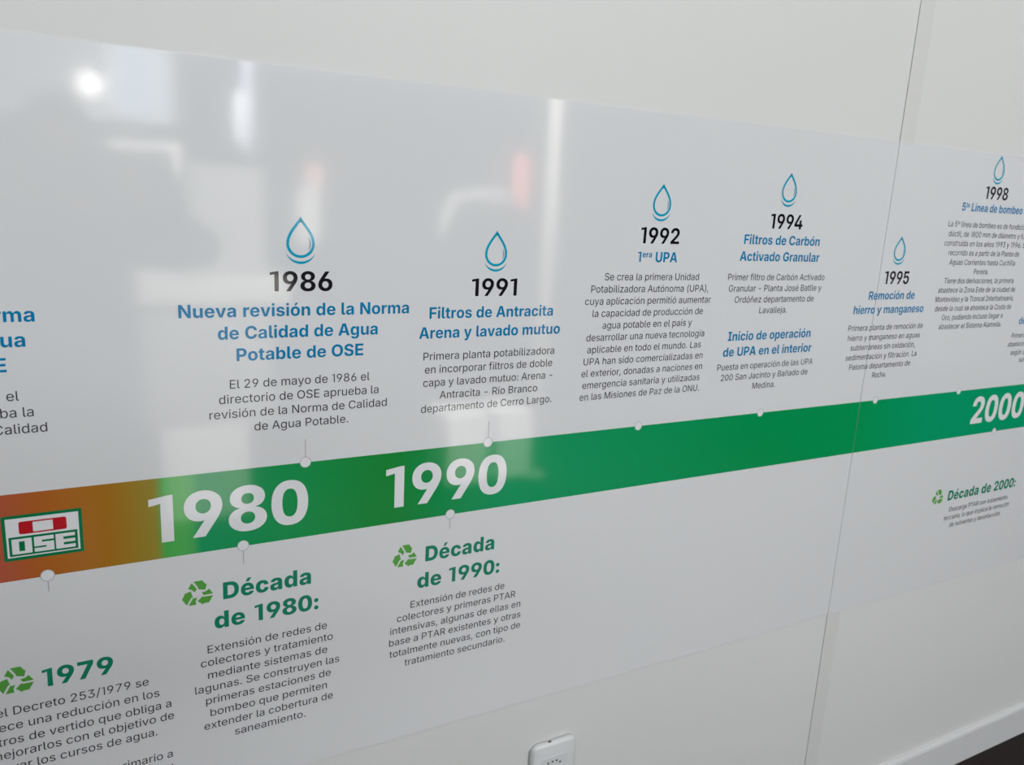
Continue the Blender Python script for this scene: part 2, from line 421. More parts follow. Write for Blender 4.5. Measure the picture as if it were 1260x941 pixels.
    'c': (593, '557,371 544,416 522,456 493,491 454,521 409,541 359,554 309,557 249,552 199,538 164,521 123,491 89,453 69,420 49,371 38,316 36,271 41,211 49,176 61,141 76,111 90,91 110,66 134,45 179,16 209,4 234,-3 269,-9 304,-11 334,-10 369,-6 404,3 444,20 474,39 499,61 520,86 538,116 550,146 559,186 419,205 414,203 406,176 393,151 379,135 359,121 334,113 309,110 284,113 259,122 239,137 219,161 205,191 196,226 193,261 194,306 201,341 214,376 231,401 254,421 284,433 314,436 349,429 364,422 378,411 392,396 401,381 414,345 554,361 557,361'),
    'd': (636, '577,743 574,745 429,745 423,743 423,473 423,468 419,464 396,498 369,524 334,544 294,555 249,557 204,549 163,533 124,506 101,483 84,459 59,411 48,378 41,343 36,273 38,228 44,188 53,153 72,108 90,78 111,53 134,33 169,11 204,-2 244,-9 284,-9 319,-2 349,10 375,28 395,48 419,83 424,86 426,83 426,3 429,0 574,0 577,3|193,273 198,328 205,353 213,373 226,393 239,407 254,419 269,427 294,433 319,434 339,430 359,423 375,413 390,398 404,379 414,358 423,328 428,288 427,248 420,208 408,178 393,153 374,134 349,120 319,114 284,116 259,126 236,143 217,168 204,198 196,233'),
    'e': (600, '557,146 557,151 424,168 419,167 411,151 399,135 374,117 344,107 304,104 269,110 239,125 216,146 201,171 194,192 188,221 188,231 194,235 565,236 565,306 558,356 546,396 524,443 494,482 459,511 419,534 374,549 344,555 304,557 244,552 209,543 182,531 159,519 134,501 109,477 89,453 70,421 60,401 49,371 41,336 36,271 41,211 50,171 67,126 88,91 119,56 149,33 184,14 229,-2 289,-11 339,-10 389,-2 439,14 484,41 514,68 541,106|187,331 200,376 211,396 224,411 239,423 259,434 279,440 304,442 329,440 349,435 369,425 384,412 397,396 408,376 420,331'),
    'g': (637, '534,-132 551,-107 565,-77 574,-42 578,-7 578,543 576,548 429,549 426,543 426,463 424,461 401,493 377,518 349,537 319,550 274,557 234,555 199,548 164,533 134,514 111,493 84,459 66,428 52,393 43,358 38,318 36,278 38,233 44,193 53,158 66,128 83,98 109,67 134,45 164,28 199,14 234,7 279,6 319,12 349,23 373,38 398,63 419,96 424,96 426,93 426,-2 424,-27 414,-57 404,-72 394,-82 379,-92 354,-102 324,-107 299,-108 264,-103 234,-90 214,-74 194,-47 64,-68 59,-72 74,-112 94,-140 119,-164 159,-189 184,-200 214,-209 274,-218 349,-218 384,-213 414,-206 464,-188 504,-162|193,278 196,318 204,351 215,378 234,404 259,423 284,432 319,434 344,430 369,418 387,403 404,381 417,353 424,323 428,288 427,248 420,213 411,188 399,168 384,151 367,138 344,128 324,124 299,124 275,128 254,138 239,148 225,163 215,178 206,198 198,223'),
    'h': (628, '59,3 62,0 67,0 207,0 213,3 213,313 217,353 230,383 252,407 282,422 317,427 352,423 367,416 380,408 390,398 401,383 411,353 415,318 415,3 422,0 562,0 567,0 569,3 568,363 562,413 546,458 532,483 517,502 500,518 478,533 457,543 432,551 407,555 377,557 327,551 302,543 277,529 261,518 242,498 213,458 212,452 211,738 210,743 207,745 62,745 59,743'),
    'i': (272, '209,0 212,3 213,8 213,543 211,548 209,549 64,549 59,548 59,543 59,3 64,0;220,698 219,713 214,728 205,743 196,753 184,762 169,770 154,774 134,775 104,770 89,763 76,753 67,743 57,728 53,713 51,698 52,683 56,668 64,654 74,642 89,630 104,623 134,617 154,619 169,623 194,638 207,653 214,665 219,683'),
    'l': (307, '296,5 297,10 282,117 247,118 232,122 221,130 214,150 213,740 212,744 207,745 67,745 62,745 59,740 59,145 61,110 69,80 81,55 98,35 122,19 142,10 172,3 212,-2 252,-1'),
    'm': (928, '59,3 62,0 67,0 207,0 213,3 213,328 216,358 227,388 247,411 272,425 302,430 332,427 347,421 359,413 377,393 384,378 388,363 390,338 390,3 397,0 537,1 538,3 538,333 541,363 554,393 572,412 597,426 627,430 657,426 682,414 702,393 712,368 715,338 715,3 722,0 867,0 869,3 869,383 865,413 859,438 842,478 828,498 812,515 792,530 772,541 752,549 727,555 702,558 672,557 647,553 622,546 602,538 577,523 559,508 541,488 527,468 517,445 512,448 501,473 487,498 475,513 457,530 437,542 412,552 387,557 362,558 337,555 312,549 292,541 272,529 252,513 237,496 224,478 212,454 208,458 207,463 204,543 202,549 62,549 59,543'),
    'n': (628, '59,3 62,0 67,0 207,0 213,3 213,313 217,353 230,383 252,407 282,422 317,427 352,423 367,416 380,408 390,398 401,383 411,353 415,318 415,3 422,0 562,0 569,3 569,348 566,393 556,433 544,463 524,493 502,516 467,539 447,547 422,553 377,557 332,552 297,540 262,518 232,485 212,452 207,463 205,548 60,548'),
    'o': (618, '582,271 578,331 564,386 541,436 509,479 469,513 424,537 369,552 309,557 249,552 199,538 179,529 149,512 109,477 78,436 54,386 40,331 36,271 41,211 55,156 79,108 111,66 149,34 179,17 199,8 249,-6 309,-11 369,-6 424,9 469,33 508,66 539,106 563,156 578,211|192,271 197,326 212,371 223,391 234,404 249,417 265,426 284,433 309,436 334,433 354,427 371,416 387,401 399,386 409,366 420,331 425,296 425,251 421,216 410,181 396,156 379,136 354,120 324,111 289,112 261,121 239,137 219,161 205,191 196,226'),
    'p': (636, '59,-206 62,-209 67,-209 207,-209 213,-206 213,74 214,84 217,85 232,61 250,39 267,24 287,11 307,1 332,-6 362,-9 387,-9 437,-1 462,9 490,24 527,54 546,79 562,104 583,154 596,214 600,254 600,294 592,359 576,414 553,459 522,498 502,515 477,531 437,548 402,555 362,557 322,551 292,539 262,520 236,494 217,463 212,463 211,544 207,549 62,549 59,544|208,274 214,329 219,349 229,374 242,393 256,409 272,420 287,427 307,432 332,434 352,431 374,424 392,413 407,398 420,379 429,359 438,329 443,289 442,249 435,209 425,179 410,154 390,134 367,121 337,114 302,116 277,125 252,144 233,169 219,199 212,231'),
    'r': (408, '59,3 62,0 67,0 207,0 213,3 213,308 219,348 228,368 242,388 262,404 282,414 302,420 322,422 392,417 392,548 387,552 352,555 322,553 297,547 272,536 254,523 237,504 226,488 212,453 208,463 207,549 60,548'),
    's': (563, '487,471 460,501 422,527 377,545 327,555 262,557 202,549 157,536 132,524 112,511 92,494 72,469 59,446 51,421 48,386 50,356 59,326 72,303 87,285 107,268 127,255 152,244 192,231 312,207 347,194 359,186 367,176 373,161 373,146 369,136 363,126 342,110 312,101 277,100 247,104 217,117 197,137 188,151 181,171 177,174 37,159 34,156 40,131 49,106 62,84 82,60 102,41 127,25 157,10 187,0 222,-7 262,-11 302,-11 337,-8 367,-3 398,6 427,18 458,36 482,56 500,76 517,106 526,131 530,166 528,196 521,221 508,246 492,266 479,276 457,290 427,303 387,315 262,340 232,351 217,360 207,371 203,381 201,396 208,416 227,434 252,444 282,448 312,445 342,433 362,415 371,401 377,385 382,382 512,397 515,401 507,431 499,451'),
    't': (380, '357,3 360,7 346,117 342,120 287,116 264,122 257,127 250,137 246,152 245,167 245,427 247,430 252,431 347,431 350,432 349,547 247,549 245,552 245,682 242,685 97,685 91,682 91,552 87,549 12,549 10,542 10,432 12,431 87,431 91,427 92,132 97,96 104,77 114,57 132,36 150,22 172,10 207,0 242,-5 277,-5 322,-2'),
    'u': (628, '567,0 569,4 569,544 567,548 417,548 415,544 415,234 411,199 399,169 389,154 377,142 362,133 347,127 312,121 277,126 250,139 239,149 228,164 216,194 213,229 212,548 67,549 62,548 59,544 60,169 67,129 78,99 94,69 112,46 142,21 182,2 207,-5 232,-8 282,-6 327,6 357,24 389,54 417,97 420,89 422,3 427,0'),
    'v': (602, '389,3 590,548 429,548 338,263 304,133 299,143 265,268 175,548 13,548 212,3 219,0 384,0'),
    'y': (603, '229,-203 263,-189 294,-167 320,-139 344,-99 591,546 584,549 434,549 430,546 334,261 299,136 269,256 174,547 19,549 13,546 219,1 206,-54 198,-69 184,-81 169,-88 154,-90 89,-85 84,-86 62,-199 64,-202 89,-207 149,-212 189,-210'),
    'í': (272, '59,3 62,0 67,0 207,0 213,3 212,549 60,548;81,618 187,618 297,773 154,773 81,623'),
    'ó': (618, '582,271 578,331 564,386 541,436 509,479 469,513 424,537 369,552 309,557 249,552 199,538 179,529 149,512 109,477 78,436 54,386 40,331 36,271 41,211 55,156 79,108 111,66 149,34 179,17 199,8 249,-6 309,-11 369,-6 424,9 469,33 508,66 539,106 563,156 578,211|192,271 197,326 212,371 223,391 234,404 249,417 265,426 284,433 309,436 334,433 354,427 371,416 387,401 399,386 409,366 420,331 425,296 425,251 421,216 410,181 396,156 379,136 354,120 324,111 289,112 261,121 239,137 219,161 205,191 196,226;254,621 259,617 359,618 470,771 464,774 329,774'),
  },
  'r': {
    ' ': (275, ''),
    '(': (400, '342,790 257,790 252,788 217,722 179,623 150,518 131,408 125,303 127,248 133,193 150,108 176,23 222,-82 252,-137 257,-140 337,-140 343,-137 288,-12 250,98 228,203 220,303 228,418 253,543 292,668'),
    ')': (400, '143,-140 148,-136 162,-112 202,-32 232,48 250,108 267,188 273,248 275,323 271,388 258,478 233,583 199,683 165,758 148,788 143,790 63,790 57,788 108,668 147,543 172,418 180,303 172,203 151,103 112,-12 57,-137 63,-140'),
    ',': (275, '53,-178 60,-181 120,-181 124,-178 202,102 200,104 100,105 96,102'),
    '-': (664, '167,277 169,275 489,275 494,277 494,357 489,360 169,360 167,357'),
    '.': (275, '208,61 204,86 188,110 165,126 138,131 113,126 91,111 75,86 71,61 76,36 88,16 113,-2 138,-7 163,-3 188,14 203,36'),
    '/': (371, '23,-109 30,-112 105,-112 110,-106 347,776 345,779 265,780 261,776'),
    '0': (664, '537,108 555,143 571,188 587,263 595,373 587,483 571,558 556,598 536,638 498,688 472,711 446,728 412,743 372,752 332,755 292,752 237,737 207,721 176,698 149,668 128,638 108,598 94,558 77,483 69,373 71,313 77,258 87,208 107,147 127,108 151,73 177,45 217,17 257,1 312,-9 357,-9 407,1 442,14 477,37 513,73|164,373 169,458 184,533 208,593 239,633 262,651 282,661 307,668 332,670 357,668 382,661 402,651 425,633 456,593 480,533 495,458 500,373 495,288 480,213 457,155 430,118 407,98 382,85 357,78 332,76 307,78 282,85 262,95 239,113 208,153 184,213 169,288'),
    '1': (410, '322,0 232,0 232,673 62,641 62,704 290,745 322,745'),
    '2': (664, '93,3 101,0 566,0 571,3 571,83 566,86 229,88 231,94 418,293 475,358 522,423 548,478 557,518 558,558 554,593 542,628 522,663 501,688 471,713 436,733 391,748 346,755 296,753 251,744 210,728 171,702 141,671 116,633 99,583 96,532 186,533 200,593 211,613 227,633 246,648 271,661 296,667 326,670 356,668 381,661 406,650 429,633 446,613 458,588 464,563 465,538 461,509 452,483 436,452 411,418 350,348 94,73'),
    '3': (664, '547,743 544,745 99,744 98,663 104,659 417,658 418,653 414,648 232,438 231,363 234,360 309,359 354,354 389,344 419,328 444,306 462,278 474,243 477,203 474,178 465,153 453,133 434,112 414,99 389,88 359,80 329,77 269,82 239,91 214,104 194,120 180,138 169,158 159,189 62,188 66,158 79,118 93,93 113,68 139,45 169,25 204,9 239,-1 284,-8 319,-10 359,-8 404,1 439,13 469,28 499,48 525,73 544,98 558,123 569,153 574,183 576,213 572,253 564,283 551,313 534,338 506,368 479,388 454,402 424,413 389,420 327,423 547,673'),
    '5': (664, '538,743 535,745 145,745 142,743 100,376 190,363 220,380 250,392 285,400 320,402 370,394 410,374 434,353 455,324 469,293 475,263 476,228 472,193 459,158 440,128 410,101 375,84 335,76 295,78 255,91 220,115 195,148 180,189 90,189 87,183 93,148 101,123 120,88 140,63 165,41 192,23 220,9 260,-3 295,-9 340,-10 375,-6 410,3 440,16 469,33 499,58 522,83 547,123 562,158 571,203 573,248 569,293 556,338 539,373 514,408 484,438 450,460 410,477 375,485 330,488 290,483 245,468 205,443 201,448 226,658 535,659 538,663'),
    '6': (664, '471,744 371,745 365,743 186,477 141,402 121,363 105,318 96,278 93,238 95,198 105,153 117,123 133,93 161,59 184,38 221,15 251,3 286,-6 331,-10 366,-8 411,2 441,14 471,31 501,56 524,83 546,118 558,148 567,183 570,228 568,268 560,308 549,338 529,373 507,398 476,423 449,438 411,451 376,457 331,458 301,452 264,438|187,233 189,263 197,293 211,321 231,346 256,365 281,377 311,384 341,385 371,381 401,369 425,353 444,333 460,308 469,283 475,253 476,218 472,188 462,158 447,133 430,113 406,94 381,82 351,75 321,74 291,80 266,89 241,106 224,123 207,148 196,173 189,198'),
    '7': (664, '242,0 573,653 574,743 567,745 92,745 90,738 90,663 92,659 467,659 470,653 142,3 147,0'),
    '8': (664, '497,698 462,723 412,744 362,754 312,754 267,748 217,731 177,707 145,678 119,638 105,598 101,558 106,513 120,473 148,433 172,413 214,393 219,388 187,377 162,364 137,345 116,323 97,293 84,263 77,233 74,198 78,158 87,128 99,103 117,77 142,52 172,30 212,11 242,1 282,-7 332,-10 372,-8 417,0 452,11 492,31 522,53 547,78 572,118 587,168 589,218 579,263 557,308 527,344 492,370 444,388 449,393 492,413 522,442 547,483 559,528 561,573 550,623 529,663|172,203 175,233 183,258 197,283 217,303 242,321 267,333 297,340 332,343 367,340 395,333 422,320 446,303 465,283 479,258 487,233 490,203 488,178 480,153 465,128 447,109 422,94 397,83 367,77 332,75 297,77 267,83 237,95 217,108 197,128 184,148 175,173|197,548 199,573 206,598 217,618 234,638 252,651 277,662 302,668 332,671 362,668 387,662 407,653 428,638 446,618 457,598 464,573 466,548 463,523 455,498 444,478 427,458 407,444 387,434 362,427 332,425 302,427 277,434 257,443 236,458 218,478 207,498 199,523'),
    '9': (664, '296,0 481,273 516,330 542,383 561,438 570,493 567,558 553,608 533,648 506,683 478,708 441,731 411,743 366,753 316,755 281,750 241,739 207,723 172,698 143,668 123,638 106,598 95,553 93,513 99,453 116,405 146,359 186,323 211,309 241,297 301,287 351,290 401,308 192,3 196,0|187,518 190,548 198,578 213,608 234,633 256,650 281,662 311,670 341,671 371,666 396,657 421,641 441,621 457,598 469,568 475,538 477,503 473,473 463,443 448,418 431,397 406,379 381,367 351,361 321,360 291,365 266,375 241,391 223,408 206,433 196,458 189,483'),
    ':': (275, '208,61 204,86 188,110 165,126 138,131 113,126 91,111 75,86 71,61 76,36 88,16 113,-2 138,-7 163,-3 188,14 203,36;208,461 203,490 190,511 168,527 143,533 118,530 93,515 76,491 71,466 75,441 91,416 113,400 138,396 163,400 188,416 202,436'),
    'A': (710, '27,3 34,0 129,0 132,3 204,207 504,206 509,200 579,3 584,0 679,0 683,3 414,739 409,745 299,745 294,740|232,293 289,458 354,665 412,473 476,293'),
    'B': (671, '88,3 91,0 366,0 446,7 491,20 531,40 565,68 588,98 606,143 613,188 611,238 598,283 574,323 543,353 506,374 466,384 462,388 466,392 516,415 550,443 572,478 583,523 582,583 566,635 553,658 538,678 516,698 494,713 441,735 391,743 91,745 89,743|187,93 187,333 191,337 366,337 411,332 436,323 463,308 485,288 503,263 511,243 517,218 517,188 513,168 504,148 491,130 461,106 431,95 381,87 191,87|187,428 187,653 189,658 351,658 396,654 421,647 440,638 456,625 471,607 481,588 487,568 489,543 487,518 481,498 470,478 454,458 435,443 401,427 361,419 191,419'),
    'C': (749, '688,208 693,233 688,236 598,236 594,233 581,193 567,168 547,143 518,118 488,102 453,89 418,83 378,82 343,86 313,95 284,108 258,125 237,143 215,168 196,198 180,233 164,288 157,348 159,418 169,478 188,531 213,574 248,612 285,638 328,655 373,663 418,663 463,653 508,633 548,601 576,563 594,513 598,509 688,509 693,513 683,553 667,593 644,633 619,663 588,692 558,712 523,730 483,743 448,751 403,755 368,754 323,748 283,738 243,721 205,698 183,681 154,653 128,619 92,553 77,508 66,458 60,373 63,313 77,238 94,188 126,128 168,78 203,48 258,17 303,1 368,-9 433,-8 488,3 548,28 598,63 636,103 668,153'),
    'D': (739, '88,3 91,0 346,1 381,3 431,12 492,33 536,57 584,98 616,137 637,173 654,213 672,288 679,373 673,458 656,528 627,593 586,647 536,690 496,712 456,728 386,742 331,745 91,745 89,743|187,93 189,658 366,656 406,649 451,633 496,604 530,568 553,528 572,473 581,413 581,333 572,273 553,218 529,178 506,152 468,123 431,105 381,92 341,88 191,87'),
    'E': (616, '88,3 96,0 546,0 549,3 550,83 546,87 191,87 187,93 187,328 191,333 516,333 521,338 521,413 520,418 516,419 191,419 187,423 187,653 190,658 541,658 545,663 545,743 541,745 91,745 89,743'),
    'G': (764, '691,208 701,273 701,373 698,376 418,376 414,373 414,298 418,291 598,291 604,288 601,253 595,223 584,193 566,163 548,140 528,123 503,107 468,92 423,83 378,82 333,89 298,102 261,123 228,153 205,183 182,228 165,283 157,348 159,418 169,478 188,532 213,574 248,613 283,637 328,656 373,663 418,662 458,654 503,634 541,603 571,563 594,513 695,513 685,553 668,594 644,633 619,663 588,690 553,714 513,733 473,745 433,752 393,755 318,748 278,737 243,722 218,708 183,682 153,653 128,620 92,553 77,508 66,458 60,373 63,313 76,238 94,188 126,128 167,78 203,48 258,17 303,1 368,-9 438,-8 498,4 553,27 603,62 642,103 672,153'),
    'I': (454, '45,3 53,0 403,0 409,3 408,84 403,87 278,87 277,93 278,658 408,660 408,743 48,745 46,743 45,663 48,658 173,658 178,653 178,93 177,88 173,87 48,86 45,83'),
    'J': (585, '497,743 402,745 399,743 398,198 389,153 380,133 365,113 337,91 302,79 262,77 222,85 202,95 186,108 173,123 161,143 150,183 147,254 52,254 49,248 53,163 63,123 74,98 93,68 112,48 142,25 164,13 202,-1 227,-6 272,-10 322,-6 362,4 397,20 422,37 449,63 463,83 481,118 489,143 496,188'),
    'L': (579, '88,3 96,0 526,0 531,3 531,83 526,87 189,88 187,743 181,745 91,745 89,743'),
    'M': (927, '88,3 96,0 176,0 183,3 181,634 252,428 419,3 426,0 501,0 507,3 674,433 741,631 744,618 741,443 741,3 746,0 836,0 838,3 838,743 831,745 701,745 695,743 517,278 466,115 461,121 412,278 231,742 226,745 91,745 89,743'),
    'N': (772, '88,3 96,0 181,0 188,3 188,428 181,625 183,618 291,434 566,1 676,0 684,3 684,738 681,745 591,745 585,743 585,278 589,138 586,127 511,262 206,742 201,745 91,745 89,743'),
    'O': (783, '723,343 721,428 706,508 680,578 646,633 598,683 543,720 483,743 413,754 368,754 328,749 263,730 203,696 155,653 115,598 85,533 66,458 60,373 66,288 78,233 103,168 141,108 188,60 243,24 303,1 368,-9 438,-7 503,8 563,36 616,78 657,128 691,193 713,263|157,373 161,438 174,498 196,548 228,592 269,628 313,650 363,662 423,662 473,650 522,623 558,590 587,548 609,498 622,438 627,373 623,308 614,263 595,213 568,168 536,133 498,107 453,89 408,82 358,84 313,95 273,115 238,142 213,172 188,213 170,263 161,308'),
    'P': (655, '88,3 96,0 181,0 187,3 189,268 366,268 406,272 441,280 476,293 516,318 546,346 566,373 585,413 597,463 600,523 594,568 580,613 558,653 526,687 491,712 441,733 386,743 91,745 89,743|187,363 189,658 341,659 381,656 406,650 431,640 451,628 467,613 482,593 494,563 501,528 502,498 498,468 490,438 477,413 456,389 436,375 416,366 366,355 191,354'),
    'R': (660, '88,3 96,0 181,0 187,3 187,283 191,287 361,288 516,1 621,0 628,3 464,303 517,333 541,353 558,373 574,398 585,423 599,483 599,548 594,578 581,618 566,645 550,668 526,691 501,708 476,721 446,732 386,743 91,745 89,743|187,383 189,658 341,659 391,654 416,648 441,637 460,623 475,608 489,583 497,558 502,528 501,493 495,463 486,441 471,419 456,405 416,385 366,376 191,375'),
    'S': (658, '537,680 515,700 484,720 452,735 420,745 375,753 335,755 300,753 255,746 220,735 190,722 162,705 133,680 112,655 97,630 87,605 80,575 79,525 89,480 109,445 143,410 185,382 225,364 380,318 430,300 460,284 485,262 495,248 501,230 504,195 495,160 471,125 435,99 390,82 340,75 285,79 232,95 195,120 171,150 163,170 158,195 155,197 60,197 57,195 64,155 74,125 86,100 104,75 125,54 157,30 190,13 220,2 270,-9 310,-12 370,-11 410,-6 445,3 480,17 515,38 542,60 563,85 581,115 593,145 599,175 601,215 596,250 586,280 567,310 533,345 475,380 415,403 285,440 228,465 205,482 188,500 178,525 175,550 178,575 185,595 200,617 219,635 240,648 270,660 300,666 330,668 365,666 395,660 420,651 445,638 465,621 477,605 489,580 495,557 590,557 588,585 577,620 561,650'),
    'T': (663, '381,2 383,658 611,658 614,663 614,743 611,745 51,745 48,738 48,663 51,658 281,658 283,3 286,0 376,0'),
    'U': (761, '565,41 605,76 636,116 659,166 670,216 673,256 671,744 581,745 576,745 574,741 574,251 568,211 557,181 543,156 527,136 486,104 436,85 381,79 326,85 276,104 251,121 231,139 204,181 194,211 188,251 187,741 181,745 96,745 91,745 88,741 89,236 93,201 102,166 116,133 132,106 166,66 211,31 261,8 321,-7 401,-11 461,-4 516,14'),
    'Z': (646, '583,0 586,3 586,83 583,86 183,85 179,88 253,188 580,673 581,743 578,745 63,745 61,738 61,663 63,658 463,660 467,658 401,568 67,73 65,68 65,3 68,0'),
    'a': (576, '458,500 432,525 392,547 352,559 297,566 247,563 197,553 157,538 117,512 95,490 77,465 61,435 67,430 147,405 152,408 166,430 182,447 222,473 267,484 322,482 357,470 372,460 386,445 401,410 403,365 395,350 372,339 192,312 147,299 112,283 81,260 59,230 48,200 44,160 46,130 52,105 72,62 91,40 108,25 132,10 157,0 197,-10 232,-13 267,-11 302,-4 332,9 357,25 382,49 402,76 406,70 407,1 497,0 497,400 485,455 475,475|138,155 142,180 151,200 167,216 187,228 232,242 352,260 403,275 404,195 395,155 382,130 370,115 352,99 327,83 297,73 262,69 222,71 192,79 167,93 151,110 142,130'),
    'b': (628, '436,8 480,36 519,76 548,126 565,176 575,236 575,321 565,381 546,434 513,486 476,522 451,539 421,553 371,564 311,564 281,559 261,551 221,524 181,472 176,469 173,471 172,741 166,745 86,745 81,745 78,741 79,1 167,1 171,87 181,84 207,46 227,26 256,7 281,-4 316,-11 361,-11 406,-3|171,281 175,336 185,376 203,416 227,446 256,467 291,479 336,483 376,475 405,461 431,438 454,406 468,371 477,331 481,281 479,236 468,186 456,155 441,130 420,106 396,88 371,78 341,72 311,72 281,78 256,88 236,102 217,121 200,146 189,171 178,206 173,236'),
    'c': (586, '535,411 518,451 494,486 463,516 422,541 374,558 329,565 284,565 234,557 189,539 159,521 130,496 102,461 77,416 64,376 54,321 51,276 53,236 59,196 76,141 104,91 144,46 189,15 219,2 254,-7 319,-12 384,-1 439,22 482,56 504,81 519,105 534,141 534,149 449,173 434,140 416,116 394,96 364,81 334,73 294,72 259,78 229,91 200,116 181,141 164,175 154,211 148,251 148,301 153,341 164,378 186,421 219,456 254,475 294,483 344,479 369,471 389,461 422,431 435,411 444,388 449,386'),
    'd': (628, '549,744 464,745 459,745 456,741 456,471 449,470 420,511 400,531 374,548 349,558 314,565 269,565 224,558 192,546 154,523 129,501 107,476 89,446 69,401 59,361 53,321 51,276 59,196 69,156 83,121 106,81 126,56 154,31 179,15 219,-2 254,-10 299,-12 344,-5 372,6 401,26 421,46 449,86 454,87 459,86 460,1 550,1|147,281 152,336 164,381 184,421 209,450 244,472 279,481 324,482 359,473 389,456 414,432 434,400 448,361 456,311 457,261 451,211 440,171 428,146 411,121 389,99 369,86 339,75 314,72 279,73 249,81 229,91 209,106 191,126 175,151 164,176 154,211'),
    'e': (598, '538,126 539,131 449,153 438,131 424,112 409,98 389,86 344,72 289,72 244,84 209,104 179,136 159,176 149,216 146,246 149,248 544,248 548,251 548,306 543,361 532,406 512,451 488,486 459,514 424,537 384,554 349,562 314,566 249,561 199,545 169,528 146,511 109,471 90,441 75,411 59,356 53,316 51,276 54,231 64,176 76,141 100,96 123,66 157,36 189,16 224,1 274,-10 329,-12 379,-5 419,6 459,27 494,55 522,91|146,326 151,356 160,386 176,416 196,441 219,460 244,473 269,480 304,484 329,482 359,475 379,465 404,446 424,421 437,396 448,361 453,331 449,326'),
    'f': (381, '213,2 214,478 338,480 341,488 340,558 218,559 213,563 216,638 228,668 238,679 253,687 273,693 293,694 340,688 365,763 358,768 328,776 273,780 228,773 188,756 153,727 138,708 129,688 120,648 118,560 13,559 10,553 10,483 13,480 118,480 120,478 120,3 123,0'),
    'g': (629, '500,-153 519,-131 534,-103 546,-68 551,-33 551,552 549,559 464,559 460,557 460,472 454,469 421,512 404,529 374,549 344,560 299,566 254,564 209,553 179,539 149,519 120,492 98,462 81,432 68,397 59,362 51,282 54,237 60,197 74,152 89,121 108,92 132,67 164,42 194,27 224,17 269,10 309,10 344,15 369,24 394,38 419,61 448,102 455,102 457,97 457,-8 454,-43 442,-78 431,-93 414,-109 379,-128 349,-137 304,-140 259,-136 229,-127 203,-113 184,-98 154,-63 149,-61 78,-103 76,-108 93,-133 114,-156 154,-185 199,-206 249,-217 309,-221 369,-216 419,-203 464,-183|147,282 153,347 163,382 175,407 192,432 212,452 234,467 259,477 289,482 324,482 354,475 379,464 399,449 419,427 437,397 448,367 456,327 458,282 454,232 445,192 429,157 409,131 379,108 349,97 304,91 269,94 234,106 203,127 179,156 162,192 151,232'),
    'h': (608, '78,3 86,0 166,0 172,3 172,338 179,388 196,424 226,456 266,476 311,482 351,477 386,460 401,447 415,428 430,393 435,348 435,3 441,0 526,0 529,3 529,373 521,433 506,473 478,513 441,542 396,559 341,566 291,560 266,553 241,541 206,513 176,469 172,478 172,743 166,745 81,745 78,743'),
    'i': (250, '78,3 84,0 169,0 172,3 172,553 169,559 78,558;190,713 184,735 169,754 149,766 124,771 99,765 79,752 66,733 62,708 68,683 84,664 104,653 129,649 154,656 174,671 185,688'),
    'j': (250, '-14,-206 -11,-209 4,-209 44,-206 79,-197 104,-185 124,-171 144,-147 158,-121 166,-96 172,-36 172,554 169,559 79,559 77,-56 67,-91 49,-111 29,-121 -11,-124 -14,-126;189,709 184,734 170,754 149,766 124,771 99,765 79,752 66,734 61,709 65,689 79,668 99,655 124,649 149,653 169,666 183,684'),
    'l': (284, '266,3 271,9 255,79 251,82 211,79 191,85 179,99 173,124 172,744 81,745 78,739 78,129 82,84 91,59 103,39 121,20 141,8 161,1 191,-3 226,-3'),
    'm': (899, '78,3 86,0 166,0 172,3 172,353 177,393 183,413 194,433 221,460 256,478 296,484 336,478 366,461 391,433 401,405 403,378 403,3 406,0 496,1 497,363 500,398 515,433 541,461 576,478 616,484 651,480 686,464 709,443 723,413 727,373 728,3 731,0 821,1 821,393 811,453 801,478 786,503 756,534 716,556 671,567 616,567 571,555 529,533 493,498 471,459 441,513 426,531 406,547 366,564 316,569 266,557 226,535 194,503 173,468 171,459 168,558 81,559 78,553'),
    'n': (607, '78,3 86,0 166,0 172,3 172,338 179,388 196,424 226,456 266,476 311,482 351,477 386,460 401,447 415,428 430,393 435,348 435,3 441,0 526,0 529,3 529,353 526,403 516,448 500,483 478,513 451,536 416,553 371,564 326,566 281,558 244,543 216,523 190,493 171,459 167,558 79,558'),
    'o': (615, '564,276 559,341 545,396 522,446 494,486 455,521 411,546 364,561 309,566 254,561 204,546 159,521 121,486 92,446 70,396 56,341 51,276 56,216 69,161 91,111 123,66 159,34 204,8 254,-7 309,-12 364,-6 414,9 454,32 494,68 524,111 546,161 559,216|147,276 149,316 157,356 169,391 186,421 207,446 229,463 254,475 284,482 319,483 354,477 381,466 408,446 430,421 446,391 458,356 466,316 469,276 465,226 455,186 441,151 420,121 394,96 369,82 334,73 294,72 259,78 229,91 199,116 178,146 160,186 151,226'),
    'p': (628, '78,-206 86,-209 166,-209 172,-206 172,79 176,87 181,84 218,34 261,4 306,-9 341,-12 371,-10 426,4 451,15 476,32 513,69 531,94 547,124 566,179 575,239 575,319 565,379 546,434 519,479 480,519 436,546 406,557 361,565 316,565 281,559 256,549 226,528 211,514 181,472 176,469 171,470 169,474 169,554 166,559 80,559 78,554|171,279 178,349 188,384 199,409 216,434 236,453 256,467 281,477 316,483 351,481 376,475 401,464 421,449 443,424 460,394 472,359 480,309 481,264 475,214 464,174 447,139 422,109 396,88 366,76 326,71 291,75 256,88 226,111 201,144 184,184 174,234'),
